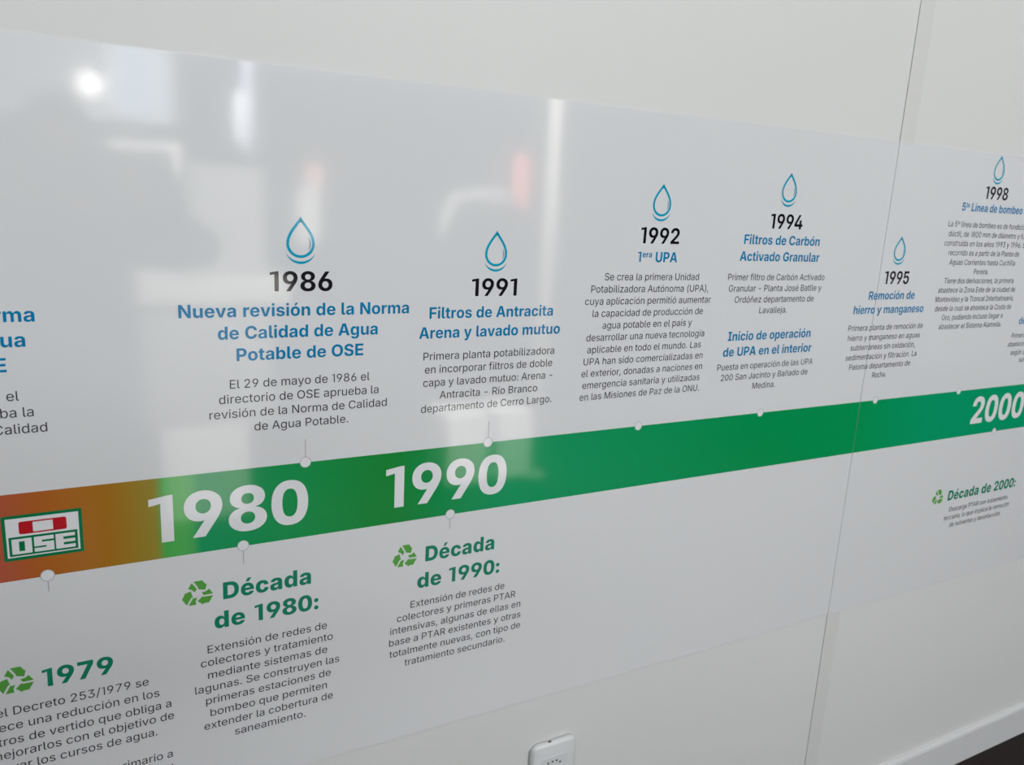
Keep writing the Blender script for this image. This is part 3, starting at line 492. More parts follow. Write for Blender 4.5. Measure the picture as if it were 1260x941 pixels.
    'q': (628, '549,-208 549,559 461,559 459,474 454,469 449,470 422,509 402,529 374,548 344,560 299,566 254,564 209,553 179,539 154,523 126,499 99,464 83,434 69,399 59,361 51,279 53,234 59,194 70,154 89,109 108,79 129,53 164,24 191,9 224,-3 269,-11 309,-11 344,-5 369,5 399,24 419,44 449,85 454,86 456,84 456,-206 459,-209|147,279 154,349 174,404 189,429 209,450 234,467 254,476 279,481 314,482 339,479 369,469 394,452 414,432 429,409 444,374 455,324 457,279 455,234 444,184 429,147 405,114 379,92 349,78 314,72 269,75 234,88 204,111 179,143 161,184 151,224'),
    'r': (388, '78,3 86,0 166,0 172,3 172,353 176,383 186,408 199,428 216,445 256,468 301,477 361,473 365,478 365,558 365,563 361,566 296,565 251,553 226,538 206,521 190,503 176,474 171,472 168,558 79,558'),
    's': (543, '436,510 396,540 346,559 281,566 246,564 211,558 161,540 118,511 100,491 86,471 78,451 72,426 71,386 80,346 98,316 126,289 156,272 186,259 341,220 361,210 378,196 391,176 395,151 389,126 375,106 351,87 321,75 286,70 246,70 211,79 180,96 158,121 141,157 54,136 60,111 71,86 101,46 126,26 146,14 201,-5 271,-12 306,-10 346,-3 401,17 423,31 447,51 477,91 487,116 492,146 492,171 487,201 477,226 463,246 436,271 396,293 361,305 236,335 201,350 185,361 173,376 165,406 171,436 191,460 226,479 266,487 316,484 346,473 371,451 399,411 481,430 465,471'),
    't': (338, '313,2 317,6 299,81 248,76 228,78 213,84 203,93 194,106 190,121 188,146 188,478 301,481 302,556 298,559 188,558 188,686 187,691 183,692 95,691 94,561 93,558 13,559 10,556 11,481 88,480 94,476 94,136 98,96 109,66 123,44 138,29 158,14 183,3 213,-4 248,-7 283,-5'),
    'u': (608, '528,1 529,556 526,559 441,559 436,557 435,221 428,171 408,131 381,103 341,83 296,77 256,82 221,100 206,113 192,131 178,166 172,211 172,556 166,559 86,559 78,556 79,171 92,111 102,86 122,56 151,28 191,6 241,-6 296,-5 341,6 381,28 410,56 436,98 439,91 440,1'),
    'v': (578, '339,1 551,558 449,558 326,213 289,84 256,203 129,558 27,558 238,3 244,0'),
    'x': (561, '34,3 39,0 139,1 234,145 279,228 329,143 420,3 424,0 524,0 528,3 335,283 519,558 413,558 329,428 284,344 229,438 152,558 44,558 227,288'),
    'y': (578, '174,-210 209,-199 244,-178 270,-150 295,-110 550,555 544,559 454,559 449,556 326,215 289,85 255,205 129,558 34,559 28,555 239,0 214,-75 202,-95 189,-111 174,-122 154,-128 129,-129 94,-123 92,-125 70,-200 79,-206 114,-212'),
    'z': (567, '63,3 70,0 500,0 504,3 504,83 500,86 193,88 194,93 492,483 494,488 493,558 74,558 73,478 75,473 370,473 374,468 65,72 63,68'),
    'á': (576, '458,500 432,525 392,547 352,559 297,566 247,563 197,553 157,538 117,512 95,490 77,465 61,435 67,430 147,405 152,408 166,430 182,447 222,473 267,484 322,482 357,470 372,460 386,445 401,410 403,365 395,350 372,339 192,312 147,299 112,283 81,260 59,230 48,200 44,160 46,130 52,105 72,62 91,40 108,25 132,10 157,0 197,-10 232,-13 267,-11 302,-4 332,9 357,25 382,49 402,76 406,70 407,1 497,0 497,400 485,455 475,475|138,155 142,180 151,200 167,216 187,228 232,242 352,260 403,275 404,195 395,155 382,130 370,115 352,99 327,83 297,73 262,69 222,71 192,79 167,93 151,110 142,130;241,635 247,632 312,632 317,635 410,775 407,779 312,779 307,775'),
    'é': (598, '538,126 539,131 449,153 438,131 424,112 409,98 389,86 344,72 289,72 244,84 209,104 179,136 159,176 149,216 146,246 149,248 544,248 548,251 548,306 543,361 532,406 512,451 488,486 459,514 424,537 384,554 349,562 314,566 249,561 199,545 169,528 146,511 109,471 90,441 75,411 59,356 53,316 51,276 54,231 64,176 76,141 100,96 123,66 157,36 189,16 224,1 274,-10 329,-12 379,-5 419,6 459,27 494,55 522,91|146,326 151,356 160,386 176,416 196,441 219,460 244,473 269,480 304,484 329,482 359,475 379,465 404,446 424,421 437,396 448,361 453,331 449,326;263,636 269,632 334,632 339,635 432,776 424,779 334,779 329,774'),
    'í': (250, '78,3 86,0 166,0 172,3 171,559 81,559 78,553;85,633 161,632 257,778 156,779'),
    'ñ': (607, '78,3 86,0 166,0 172,3 172,338 179,388 196,424 226,456 266,476 311,482 351,477 386,460 401,447 415,428 430,393 435,348 435,3 441,0 526,0 529,3 529,353 526,403 516,448 500,483 478,513 451,536 416,553 371,564 326,566 281,558 244,543 216,523 190,493 171,459 167,558 79,558;451,758 446,761 391,761 377,728 361,720 341,724 266,760 241,763 211,759 191,748 174,728 162,698 156,663 161,658 218,658 229,688 236,694 246,698 266,693 341,659 371,656 396,660 416,671 434,693 446,723'),
    'ó': (615, '564,276 559,341 545,396 522,446 494,486 455,521 411,546 364,561 309,566 254,561 204,546 159,521 121,486 92,446 70,396 56,341 51,276 56,216 69,161 91,111 123,66 159,34 204,8 254,-7 309,-12 364,-6 414,9 454,32 494,68 524,111 546,161 559,216|147,276 149,316 157,356 169,391 186,421 207,446 229,463 254,475 284,482 319,483 354,477 381,466 408,446 430,421 446,391 458,356 466,316 469,276 465,226 455,186 441,151 420,121 394,96 369,82 334,73 294,72 259,78 229,91 199,116 178,146 160,186 151,226;268,636 274,632 339,632 344,635 437,776 429,779 339,779 335,776'),
    'ú': (608, '528,1 529,556 526,559 441,559 436,557 435,221 428,171 408,131 381,103 341,83 296,77 256,82 221,100 206,113 192,131 178,166 172,211 172,556 166,559 86,559 78,556 79,171 92,111 102,86 122,56 151,28 191,6 241,-6 296,-5 341,6 381,28 410,56 436,98 439,91 440,1;265,636 271,632 336,632 341,635 434,776 426,779 336,779 331,774'),
  },
  'x': {
    ' ': (275, ''),
    '0': (660, '605,557 579,617 567,637 544,667 513,698 483,719 463,729 438,739 403,749 353,755 283,753 258,749 223,739 183,721 147,697 108,657 82,617 56,557 43,507 32,432 30,372 32,312 38,262 56,187 72,147 93,109 117,77 136,57 163,36 198,16 238,1 263,-5 308,-10 358,-10 403,-4 442,7 478,23 498,35 525,57 543,75 567,107 579,127 595,162 606,192 618,237 626,287 630,372 628,432 622,482|211,372 214,442 224,502 239,547 258,575 273,589 288,598 303,604 323,607 343,606 363,602 378,596 393,586 406,572 416,557 433,517 444,462 449,392 447,317 440,257 425,207 405,172 393,160 378,149 358,142 338,139 313,140 293,145 278,153 263,165 252,177 240,197 224,242 214,302'),
    '1': (494, '398,0 226,0 226,624 62,592 62,704 338,745 398,745'),
    '2': (660, '613,3 613,143 610,148 320,148 315,148 314,153 450,272 508,328 556,383 573,408 588,438 599,468 605,503 606,543 602,573 592,608 581,633 564,658 540,684 505,710 475,727 440,740 390,751 345,755 290,754 250,748 210,737 167,718 137,698 110,673 90,648 72,618 60,588 52,553 47,503 50,499 55,498 220,499 229,548 247,578 263,593 280,602 300,608 320,611 340,610 360,607 380,599 397,588 410,574 420,558 427,538 429,518 427,493 420,468 406,443 385,417 330,365 57,133 57,8 57,3 60,0 610,0'),
    '7': (660, '297,0 302,4 599,593 600,743 597,745 62,745 60,743 60,738 60,598 62,595 407,594 409,593 112,3 117,0'),
    '8': (660, '561,670 541,689 517,707 471,731 441,741 411,748 351,755 291,754 256,750 221,741 186,729 161,717 117,687 97,667 82,647 63,607 57,582 55,557 55,537 61,507 70,482 78,467 94,447 109,432 146,407 171,396 203,387 156,373 131,362 101,343 77,322 57,297 41,267 32,237 29,202 32,167 43,132 60,102 80,77 111,51 141,32 186,12 226,0 266,-7 326,-11 371,-9 416,-3 466,9 501,23 536,42 569,67 591,90 604,107 618,132 626,157 631,187 632,212 628,237 623,257 612,282 596,307 581,324 561,341 538,357 516,368 456,387 501,401 541,424 562,442 575,457 587,477 596,497 605,537 605,567 602,592 596,612 586,634|221,217 223,237 229,257 238,272 252,287 266,297 286,307 306,312 331,314 351,313 371,308 391,299 408,287 421,273 431,257 437,237 439,217 438,197 431,177 423,162 410,147 396,137 376,127 356,121 331,119 306,121 286,126 266,135 251,147 238,162 229,177 223,197|234,532 236,552 240,567 248,582 261,597 276,608 291,615 326,621 346,620 366,616 381,609 396,599 408,587 418,572 423,557 426,537 424,517 420,502 413,487 401,472 386,460 371,453 336,446 316,446 296,450 281,456 265,467 251,481 242,497 237,512'),
    '9': (660, '352,3 544,288 573,338 597,393 606,423 612,453 615,483 615,518 611,553 605,578 594,608 580,633 552,668 517,698 476,723 437,738 382,751 327,755 282,753 232,743 192,728 152,706 122,682 92,648 72,616 55,573 47,533 44,493 49,443 63,393 76,368 89,348 122,313 147,295 171,283 217,268 267,261 302,261 337,266 342,263 164,3 172,0 347,0|217,498 219,523 225,543 235,563 247,579 262,593 282,604 302,611 327,614 352,612 372,606 392,595 407,583 423,563 433,543 438,523 440,498 438,473 432,453 422,433 407,415 392,402 372,392 352,386 327,384 302,387 282,393 262,405 248,418 236,433 226,453 220,473'),
    ':': (275, '235,87 233,107 228,122 220,137 209,152 194,165 179,174 159,180 139,182 119,180 99,174 84,166 69,154 55,137 48,122 43,107 41,87 42,67 48,47 57,32 69,18 84,5 99,-3 119,-9 139,-10 159,-9 174,-4 194,6 207,17 219,32 227,47 233,67;235,427 233,447 228,467 220,482 208,497 194,509 179,518 159,524 139,526 119,524 99,518 84,510 69,498 56,482 48,467 43,452 41,432 42,412 48,392 56,377 69,362 84,350 99,341 119,335 139,334 159,336 174,340 194,350 208,362 220,377 228,392 233,412'),
    'D': (735, '52,3 55,0 335,0 385,3 435,11 490,28 525,44 549,58 588,88 629,133 645,155 665,193 675,218 688,263 694,293 700,343 698,428 693,458 683,503 675,528 655,572 643,593 617,628 598,648 569,673 545,690 505,711 460,728 410,739 330,745 55,745 52,743|237,158 237,588 350,587 380,582 415,572 449,553 474,528 492,498 505,458 513,408 513,338 506,288 492,248 475,218 456,198 430,179 405,169 380,162 340,157'),
    'a': (599, '523,458 496,493 461,519 411,541 361,553 296,557 231,552 181,540 156,530 131,516 101,493 75,463 56,426 46,388 211,374 222,398 231,409 244,418 271,427 306,429 331,423 341,418 353,408 363,388 363,363 352,348 331,338 296,332 211,323 176,317 136,305 96,286 66,261 43,228 32,193 28,153 30,123 35,98 45,73 58,53 76,34 96,19 116,8 141,0 171,-7 211,-10 246,-7 281,1 306,12 331,28 350,48 371,76 373,73 373,3 376,0 541,0 546,3 546,383 539,423|200,163 202,178 210,193 221,203 236,212 261,221 321,231 366,243 366,188 360,163 343,138 331,128 316,119 296,112 276,109 256,109 236,113 221,121 208,133 201,148'),
    'c': (604, '570,372 556,417 534,457 503,492 464,520 414,542 364,554 309,557 249,552 199,538 159,519 119,491 88,457 65,422 45,372 34,317 31,272 36,212 44,177 57,142 73,112 86,92 108,67 130,47 149,33 179,16 234,-3 269,-8 309,-11 339,-10 379,-5 419,6 456,22 487,42 514,66 539,97 554,125 565,157 573,197 569,202 404,218 397,192 389,172 374,152 359,140 339,132 319,129 294,131 274,138 255,152 239,172 228,197 220,227 216,262 218,307 225,342 235,367 249,389 269,406 289,414 314,418 344,413 359,407 372,397 390,372 404,331 569,347 573,352'),
    'd': (647, '594,744 413,744 412,474 409,462 386,499 359,525 324,545 289,555 239,557 199,550 158,534 121,509 99,487 84,469 69,444 55,414 43,379 36,344 31,274 33,229 39,189 49,150 66,109 85,79 109,50 134,29 164,11 199,-2 239,-8 274,-8 309,-2 339,10 367,29 391,54 409,85 414,86 415,4 419,0 589,0 594,3|217,274 222,324 234,361 254,390 269,403 281,409 299,414 319,415 339,413 354,407 369,399 384,385 396,369 405,349 414,319 417,284 417,254 411,219 403,194 388,169 369,150 349,139 324,133 294,136 273,144 254,159 239,179 226,209 219,244'),
    'e': (608, '570,152 568,157 414,173 409,171 393,147 369,130 339,121 309,119 284,123 259,133 239,148 223,172 215,192 211,212 210,227 214,230 577,232 578,297 571,352 557,397 535,442 504,481 469,510 429,533 379,550 349,555 309,557 269,555 244,552 209,543 179,530 133,502 94,464 75,437 58,407 40,352 33,312 31,272 36,212 45,172 64,126 85,92 117,57 149,32 194,9 234,-3 289,-10 344,-10 404,0 449,16 494,42 527,72 554,111|212,342 223,377 232,392 244,405 259,415 274,421 294,425 314,426 349,420 364,412 377,402 389,388 398,372 407,337 404,335 214,335 212,337'),
    'é': (608, '570,152 568,157 414,173 409,171 393,147 369,130 339,121 309,119 284,123 259,133 239,148 223,172 215,192 211,212 210,227 214,230 577,232 578,297 571,352 557,397 535,442 504,481 469,510 429,533 379,550 349,555 309,557 269,555 244,552 209,543 179,530 133,502 94,464 75,437 58,407 40,352 33,312 31,272 36,212 45,172 64,126 85,92 117,57 149,32 194,9 234,-3 289,-10 344,-10 404,0 449,16 494,42 527,72 554,111|212,342 223,377 232,392 244,405 259,415 274,421 294,425 314,426 349,420 364,412 377,402 389,388 398,372 407,337 404,335 214,335 212,337;242,617 360,617 477,772 474,777 319,777 242,622'),
  },
  'k': {
    '0': (660, '604,557 578,617 552,657 513,697 493,712 463,729 418,745 378,753 353,755 283,753 258,749 223,739 183,721 147,697 108,657 82,617 56,557 43,507 33,432 30,372 32,317 39,262 57,187 73,147 93,110 118,77 138,57 163,36 198,16 223,6 263,-5 308,-10 353,-10 398,-5 438,6 463,16 498,36 523,57 543,77 566,107 578,127 596,167 605,192 617,237 625,287 630,372 628,432 622,482|205,372 208,442 218,502 231,542 253,577 268,592 283,602 303,609 323,612 343,611 363,607 378,601 398,587 408,577 422,557 438,517 450,462 455,392 453,317 444,252 428,202 407,167 393,154 373,142 353,135 333,133 313,135 293,140 273,150 259,162 246,177 234,197 218,242 208,302'),
    '1': (500, '404,0 226,0 226,624 62,592 62,704 341,745 404,745'),
    '2': (660, '610,3 610,138 608,144 313,144 307,148 453,275 513,333 559,388 575,413 590,443 600,478 605,513 605,543 600,578 591,608 576,638 553,670 529,693 501,713 458,734 423,745 383,753 333,756 288,754 248,748 198,732 168,717 138,696 113,672 87,638 70,603 60,573 52,533 50,498 53,494 58,494 218,495 222,528 227,548 237,568 248,582 263,595 283,606 303,612 323,614 348,613 368,609 388,600 403,589 417,573 425,558 431,538 433,518 432,493 425,468 411,443 388,415 333,363 58,128 58,3 63,0 603,0 608,0'),
    '8': (660, '558,672 540,690 517,707 470,731 440,742 410,749 350,756 310,756 275,753 220,741 190,731 160,717 120,688 100,668 85,648 73,627 65,607 59,582 57,557 58,537 63,507 73,482 81,467 97,447 112,432 150,407 180,395 211,387 171,377 140,365 109,347 80,322 60,297 44,267 35,237 32,202 35,167 46,132 62,102 82,77 115,49 145,30 190,10 225,0 265,-7 310,-11 370,-10 415,-4 455,5 500,22 535,41 568,67 590,90 601,107 615,132 623,157 628,187 628,212 625,237 618,262 607,287 593,307 576,327 555,344 535,357 510,369 449,387 500,402 540,425 572,457 592,492 598,512 602,537 602,567 600,587 594,612 585,633 575,650|218,217 220,237 226,257 235,272 250,288 265,299 285,309 305,314 330,316 355,314 375,309 395,299 410,289 425,272 434,257 440,237 442,217 441,197 435,177 423,157 410,142 395,132 375,122 355,117 330,115 305,117 285,123 265,132 250,143 235,160 225,177 219,197|232,537 234,557 239,572 247,587 260,601 275,612 290,619 310,623 330,625 350,624 370,619 385,612 400,602 413,587 422,572 426,557 428,537 427,517 422,502 415,486 403,472 390,461 370,451 350,447 330,445 310,447 290,452 275,459 258,472 245,487 238,502 233,517'),
    '9': (660, '349,2 542,288 570,338 595,393 605,423 611,453 614,483 614,518 605,573 594,603 578,633 554,664 519,696 485,718 439,738 389,750 344,755 289,753 249,747 199,731 164,713 129,687 100,658 74,618 61,588 50,548 46,498 51,443 58,413 68,388 94,345 114,323 132,308 174,283 204,272 234,265 294,261 344,268 163,3 169,0 344,0|215,498 217,523 222,543 231,563 244,580 259,594 279,606 299,614 324,617 349,616 369,611 389,602 408,588 421,573 433,553 440,533 444,508 443,483 439,463 431,443 418,423 404,407 384,394 364,386 339,382 314,382 289,388 269,398 250,413 234,432 223,453 217,473'),
  },
}
# block, style, lines: text, left edge, right edge, height of the baseline (metres on the wall)
TEXT = [
    ('a', 'yr', [
         ('1986', 0.243, 0.3297, 1.359),
    ]),
    ('a', 'hd', [
         ('Nueva revisión de la Norma', 0.1253, 0.4461, 1.3246),
         ('de Calidad de Agua', 0.1736, 0.3977, 1.2944),
         ('Potable de OSE', 0.1971, 0.3761, 1.264),
    ]),
    ('a', 'bd', [
         ('El 29 de mayo de 1986 el', 0.1873, 0.3862, 1.2259),
         ('directorio de OSE aprueba la', 0.1726, 0.4004, 1.205),
         ('revisión de la Norma de Calidad', 0.1595, 0.4138, 1.1842),
         ('de Agua Potable.', 0.2188, 0.3541, 1.1634),
    ]),
    ('b', 'yr', [
         ('1991', 0.5489, 0.6285, 1.3491),
    ]),
    ('b', 'hd', [
         ('Filtros de Antracita', 0.4795, 0.6989, 1.3154),
         ('Arena y lavado mutuo', 0.4634, 0.7147, 1.285),
    ]),
    ('b', 'bd', [
         ('Primera planta potabilizadora', 0.4716, 0.7061, 1.2511),
         ('en incorporar filtros de doble', 0.4746, 0.7038, 1.2303),
         ('capa y lavado mutuo: Arena -', 0.4723, 0.7053, 1.2095),
         ('Antracita - Río Branco', 0.5006, 0.6776, 1.1888),
         ('departamento de Cerro Largo.', 0.4699, 0.7068, 1.168),
    ]),
    ('c', 'yr', [
         ('1992', 0.8655, 0.9504, 1.4365),
    ]),
    ('c', 'hd', [
         ('1^era^ UPA', 0.8629, 0.95, 1.4047),
    ]),
    ('c', 'bd', [
         ('Se crea la primera Unidad', 0.7973, 1.0045, 1.3733),
         ('Potabilizadora Autónoma (UPA),', 0.7715, 1.0297, 1.3525),
         ('cuya aplicación permitió aumentar', 0.761, 1.0385, 1.3318),
         ('la capacidad de producción de', 0.7781, 1.0222, 1.311),
         ('agua potable en el país y', 0.8004, 0.9988, 1.2902),
         ('desarrollar una nueva tecnología', 0.7689, 1.0311, 1.2694),
         ('aplicable en todo el mundo. Las', 0.7726, 1.0262, 1.2486),
         ('UPA han sido comercializadas en', 0.7667, 1.0328, 1.2278),
         ('el exterior, donadas a naciones en', 0.7643, 1.0346, 1.207),
         ('emergencia sanitaria y utilizadas', 0.7676, 1.031, 1.1862),
         ('en las Misiones de Paz de la ONU.', 0.7639, 1.0327, 1.1654),
    ]),
    ('d', 'yr', [
         ('1994', 1.1659, 1.2511, 1.4702),
    ]),
    ('d', 'hd', [
         ('Filtros de Carbón', 1.1045, 1.3051, 1.44),
         ('Activado Granular', 1.0988, 1.31, 1.409),
    ]),
    ('d', 'bd', [
         ('Primer filtro de Carbón Activado', 1.075, 1.3324, 1.3728),
         ('Granular - Planta José Batlle y', 1.0799, 1.3277, 1.3517),
         ('Ordóñez departamento de', 1.0978, 1.3096, 1.3305),
         ('Lavalleja.', 1.1643, 1.2383, 1.3094),
    ]),
    ('d', 'hd', [
         ('Inicio de operación', 1.0917, 1.3143, 1.2579),
         ('de UPA en el interior', 1.0835, 1.3223, 1.2277),
    ]),
    ('d', 'bd', [
         ('Puesta en operación de las UPA', 1.0732, 1.3316, 1.2012),
         ('200 San Jacinto y Bañado de', 1.0849, 1.3203, 1.1804),
         ('Medina.', 1.1699, 1.2321, 1.1596),
    ]),
    ('e', 'yr', [
         ('1995', 1.5163, 1.5965, 1.3641),
    ]),
    ('e', 'hd', [
         ('Remoción de', 1.4751, 1.6251, 1.3315),
         ('hierro y manganeso', 1.4342, 1.6628, 1.3017),
    ]),
    ('e', 'bd', [
         ('Primera planta de remoción de', 1.4257, 1.6706, 1.2658),
         ('hierro y manganeso en aguas', 1.4289, 1.6655, 1.2447),
         ('subterráneas sin oxidación,', 1.4416, 1.6536, 1.2237),
         ('sedimentación y filtración. La', 1.4308, 1.6649, 1.2026),
         ('Paloma departamento de', 1.4462, 1.6482, 1.1816),
         ('Rocha.', 1.5245, 1.5703, 1.1605),
    ]),
    ('f', 'yr', [
         ('1998', 1.8155, 1.9014, 1.5541),
    ]),
    ('f', 'hd', [
         ('5^ta^ Línea de bombeo', 1.7391, 1.9704, 1.5252),
    ]),
    ('f', 'bd', [
         ('La 5^ta^ línea de bombeo es de fundición', 1.7015, 2.0011, 1.4899),
         ('dúctil, de 1800 mm de diámetro y fue', 1.708, 2.009, 1.469),
         ('construida en los años 1993 y 1996. Su', 1.6988, 2.0167, 1.4482),
         ('recorrido es a partir de la Planta de', 1.7186, 1.9895, 1.4274),
         ('Aguas Corrientes hasta Cuchilla', 1.7278, 1.979, 1.4065),
         ('Pereira.', 1.824, 1.8791, 1.3857),
         ('Tiene dos derivaciones, la primera', 1.7206, 1.9863, 1.3649),
         ('abastece la Zona Este de la ciudad de', 1.705, 2.0009, 1.344),
         ('Montevideo y la Troncal Interbalnearia,', 1.7001, 2.0007, 1.3232),
         ('desde la cual se abastece la Costa de', 1.7044, 1.9978, 1.3024),
         ('Oro, pudiendo incluso llegar a', 1.7348, 1.9688, 1.2815),
         ('abastecer el Sistema Alameda.', 1.7292, 1.9694, 1.2607),
    ]),
    ('h', 'dec', [
         ('Década', 0.1705, 0.2979, 0.9138),
         ('de 1980:', 0.1575, 0.3092, 0.8694),
    ]),
    ('h', 'bd', [
         ('Extensión de redes de', 0.1467, 0.3224, 0.8328),
         ('colectores y tratamiento', 0.1369, 0.3318, 0.812),
         ('mediante sistemas de', 0.1462, 0.3231, 0.7912),
         ('lagunas. Se construyen las', 0.1277, 0.3424, 0.7704),
         ('primeras estaciones de', 0.1421, 0.3287, 0.7497),
         ('bombeo que permiten', 0.1478, 0.3225, 0.7289),
         ('extender la cobertura de', 0.1386, 0.3321, 0.7081),
         ('saneamiento.', 0.1814, 0.2883, 0.6873),
    ]),
    ('i', 'dec', [
         ('Década', 0.4849, 0.6112, 0.9162),
         ('de 1990:', 0.472, 0.6234, 0.8707),
    ]),
    ('i', 'bd', [
         ('Extensión de redes de', 0.4612, 0.6353, 0.8381),
         ('colectores y primeras PTAR', 0.438, 0.6583, 0.8174),
         ('intensivas, algunas de ellas en', 0.4268, 0.6696, 0.7967),
         ('base a PTAR existentes y otras', 0.4254, 0.6711, 0.7759),
         ('totalmente nuevas, con tipo de', 0.4262, 0.6717, 0.7552),
         ('tratamiento secundario.', 0.4529, 0.6417, 0.7344),
    ]),
    ('j', 'dec', [
         ('1979', -0.0606, 0.024, 0.8337),
    ]),
    ('k', 'dec', [
         ('Década de 2000:', 1.8821, 2.171, 0.8258),
    ]),
    ('k', 'bd', [
         ('Descarga PTAR con tratamiento', 1.8972, 2.145, 0.7947),
         ('terciario, lo que implica la remoción', 1.8809, 2.1596, 0.7732),
         ('de nutrientes y desinfección.', 1.9095, 2.1279, 0.7518),
    ]),
    ('m', 'big', [
         ('1980', 0.0782, 0.294, 1.0152),
         ('1990', 0.4149, 0.6277, 1.0175),
         ('2000', 1.9166, 2.1355, 1.0203),
    ]),
    ('z', 'hd', [
         ('Nueva revisión de la Norma', None, -0.0365, 1.3247),
         ('de Calidad de Agua', None, -0.0482, 1.2942),
         ('Potable de OSE', None, -0.0699, 1.2638),
    ]),
    ('z', 'bd', [
         ('El 29 de mayo de 1986 el', None, -0.0597, 1.2277),
         ('directorio de OSE aprueba la', None, -0.0456, 1.2068),
         ('revisión de la Norma de Calidad', None, -0.0323, 1.1859),
    ]),
    ('j', 'bd', [
         ('Con el Decreto 253/1979 se', None, 0.067, 0.8028),
         ('establece una reducción en los', None, 0.0801, 0.7813),
         ('parámetros de vertido que obliga a', None, 0.095, 0.7602),
         ('mejorarlos con el objetivo de', None, 0.0979, 0.7401),
         ('preservar los cursos de agua.', None, 0.0749, 0.7196),
    ]),
    ('j', 'bd', [
         ('tratamiento primario a', None, 0.0938, 0.6778),
         ('secundario y', None, 0.0940, 0.6570),
    ]),
]
EDGE_HEAD = [('de agua potable', 2.0426, None, 1.2641)]
EDGE_BODY = [('Primera planta', 2.0232, None, 1.2302), ('abastecimiento', 2.0141, None, 1.2087), ('según zona', 2.0323, None, 1.1873), ('sur', 2.0746, None, 1.1675)]
PART_NAME = {'yr': 'year_lettering', 'hd': 'heading_lettering', 'bd': 'paragraph_lettering', 'dec': 'decade_lettering'}
for blk, style, lines in TEXT:
    if style == 'big':
        for ln in lines:
            lettering('decade_numeral', style, [ln], band2 if ln[0] == '2000' else band, Y_PRINT, widths)
        continue
    sheet = mural2 if blk in 'efgk' else mural
    lettering(PART_NAME[style], style, lines, sheet, Y_PRINT, widths)

# the next entry, cut off by the edge of the picture
lettering('heading_lettering', 'hd', EDGE_HEAD, mural2)
lettering('paragraph_lettering', 'bd', EDGE_BODY, mural2)


# ---------------------------------------------------------------- water drop icons
def drop_outline(w, h, n=14):
    """Half profile of a water drop from tip to bottom, mirrored to a closed loop; origin at the bottom."""
    r = w / 2
    half = []
    for k in range(9):
        t = k / 8
        p0, p1, p2, p3 = (0, h), (r * .28, h - h * .16), (r * 1.0, r * 1.75), (r, r)
        half.append(tuple((1 - t) ** 3 * a + 3 * t * (1 - t) ** 2 * b + 3 * t * t * (1 - t) * c + t ** 3 * d for a, b, c, d in zip(p0, p1, p2, p3)))
    for k in range(1, n + 1):
        a = -PI / 2 * k / n
        half.append((r * math.cos(a), r + r * math.sin(a)))
    return half + [(-x, z) for x, z in reversed(half[1:-1])]


def ring_mesh(bm, pts, cx, cz, t, y):
    n = len(pts)
    inner = []
    for k in range(n):
        a, b = Vector(pts[k - 1]), Vector(pts[(k + 1) % n])
        d = (b - a)
        nn = Vector((d.y, -d.x))
        nn.normalize()
        c = Vector(pts[k])
        if k == 0:
            inner.append((0, pts[0][1] - t * 2.1))
        else:
            q = c + nn * t
            inner.append((q.x, q.y))
    for k in range(n):
        j = (k + 1) % n
        flat(bm, [(cx + pts[k][0], cz + pts[k][1]), (cx + pts[j][0], cz + pts[j][1]), (cx + inner[j][0], cz + inner[j][1]), (cx + inner[k][0], cz + inner[k][1])], y)


def crescent(bm, cx, cz, r0, r1, a0, a1, thick, y, n=16):
    """A sickle that tapers to both ends."""
    for k in range(n):
        q = []
        for j in (k, k + 1):
            t = j / n
            a = math.radians(a0 + (a1 - a0) * t)
            th = thick * math.sin(PI * t)
            q.append(((r0 + th / 2), (r0 - th / 2), a, r1))
        (o1, i1, A1, e1), (o2, i2, A2, e2) = q
        pts = [(cx + o1 * math.cos(A1), cz + o1 * e1 * math.sin(A1)), (cx + o2 * math.cos(A2), cz + o2 * e2 * math.sin(A2)),
               (cx + i2 * math.cos(A2), cz + i2 * e2 * math.sin(A2)), (cx + i1 * math.cos(A1), cz + i1 * e1 * math.sin(A1))]
        if abs(o1 - i1) < 1e-7:
            pts = pts[:3]
        elif abs(o2 - i2) < 1e-7:
            pts = [pts[0], pts[1], pts[3]]
        flat(bm, pts, y)


def water_drop(cx, ztop, zbot, w, parent):
    """ztop: tip, zbot: lowest point of the ripple under the drop."""
    h = (ztop - zbot) * 0.882
    z0 = ztop - h
    bm = bmesh.new()
    ring_mesh(bm, drop_outline(w, h), cx, z0, 0.0038, Y_PRINT)
    o = obj('water_drop_icon', bm, M['cyan'], parent)
    bm = bmesh.new()
    rr = w * 0.56
    crescent(bm, cx, zbot + rr + 0.001, rr, 1.0, 205, 335, 0.0036, Y_PRINT)
    obj('ripple', bm, M['cyan'], o)
    bm = bmesh.new()
    crescent(bm, cx, z0 + w / 2, w * 0.335, 1.15, -38, 38, 0.0016, Y_PRINT)
    obj('highlight', bm, M['steel'], o)


for cx, zt, zb, w, sh in ((0.2852, 1.4605, 1.3972, 0.0392, mural), (0.5886, 1.4500, 1.3878, 0.0386, mural), (0.9053, 1.5377, 1.4754, 0.0395, mural),
                          (1.2053, 1.5740, 1.5120, 0.0391, mural), (1.5520, 1.4650, 1.4060, 0.0375, mural2), (1.8520, 1.6500, 1.5882, 0.0390, mural2)):
    water_drop(cx, zt, zb, w, sh)


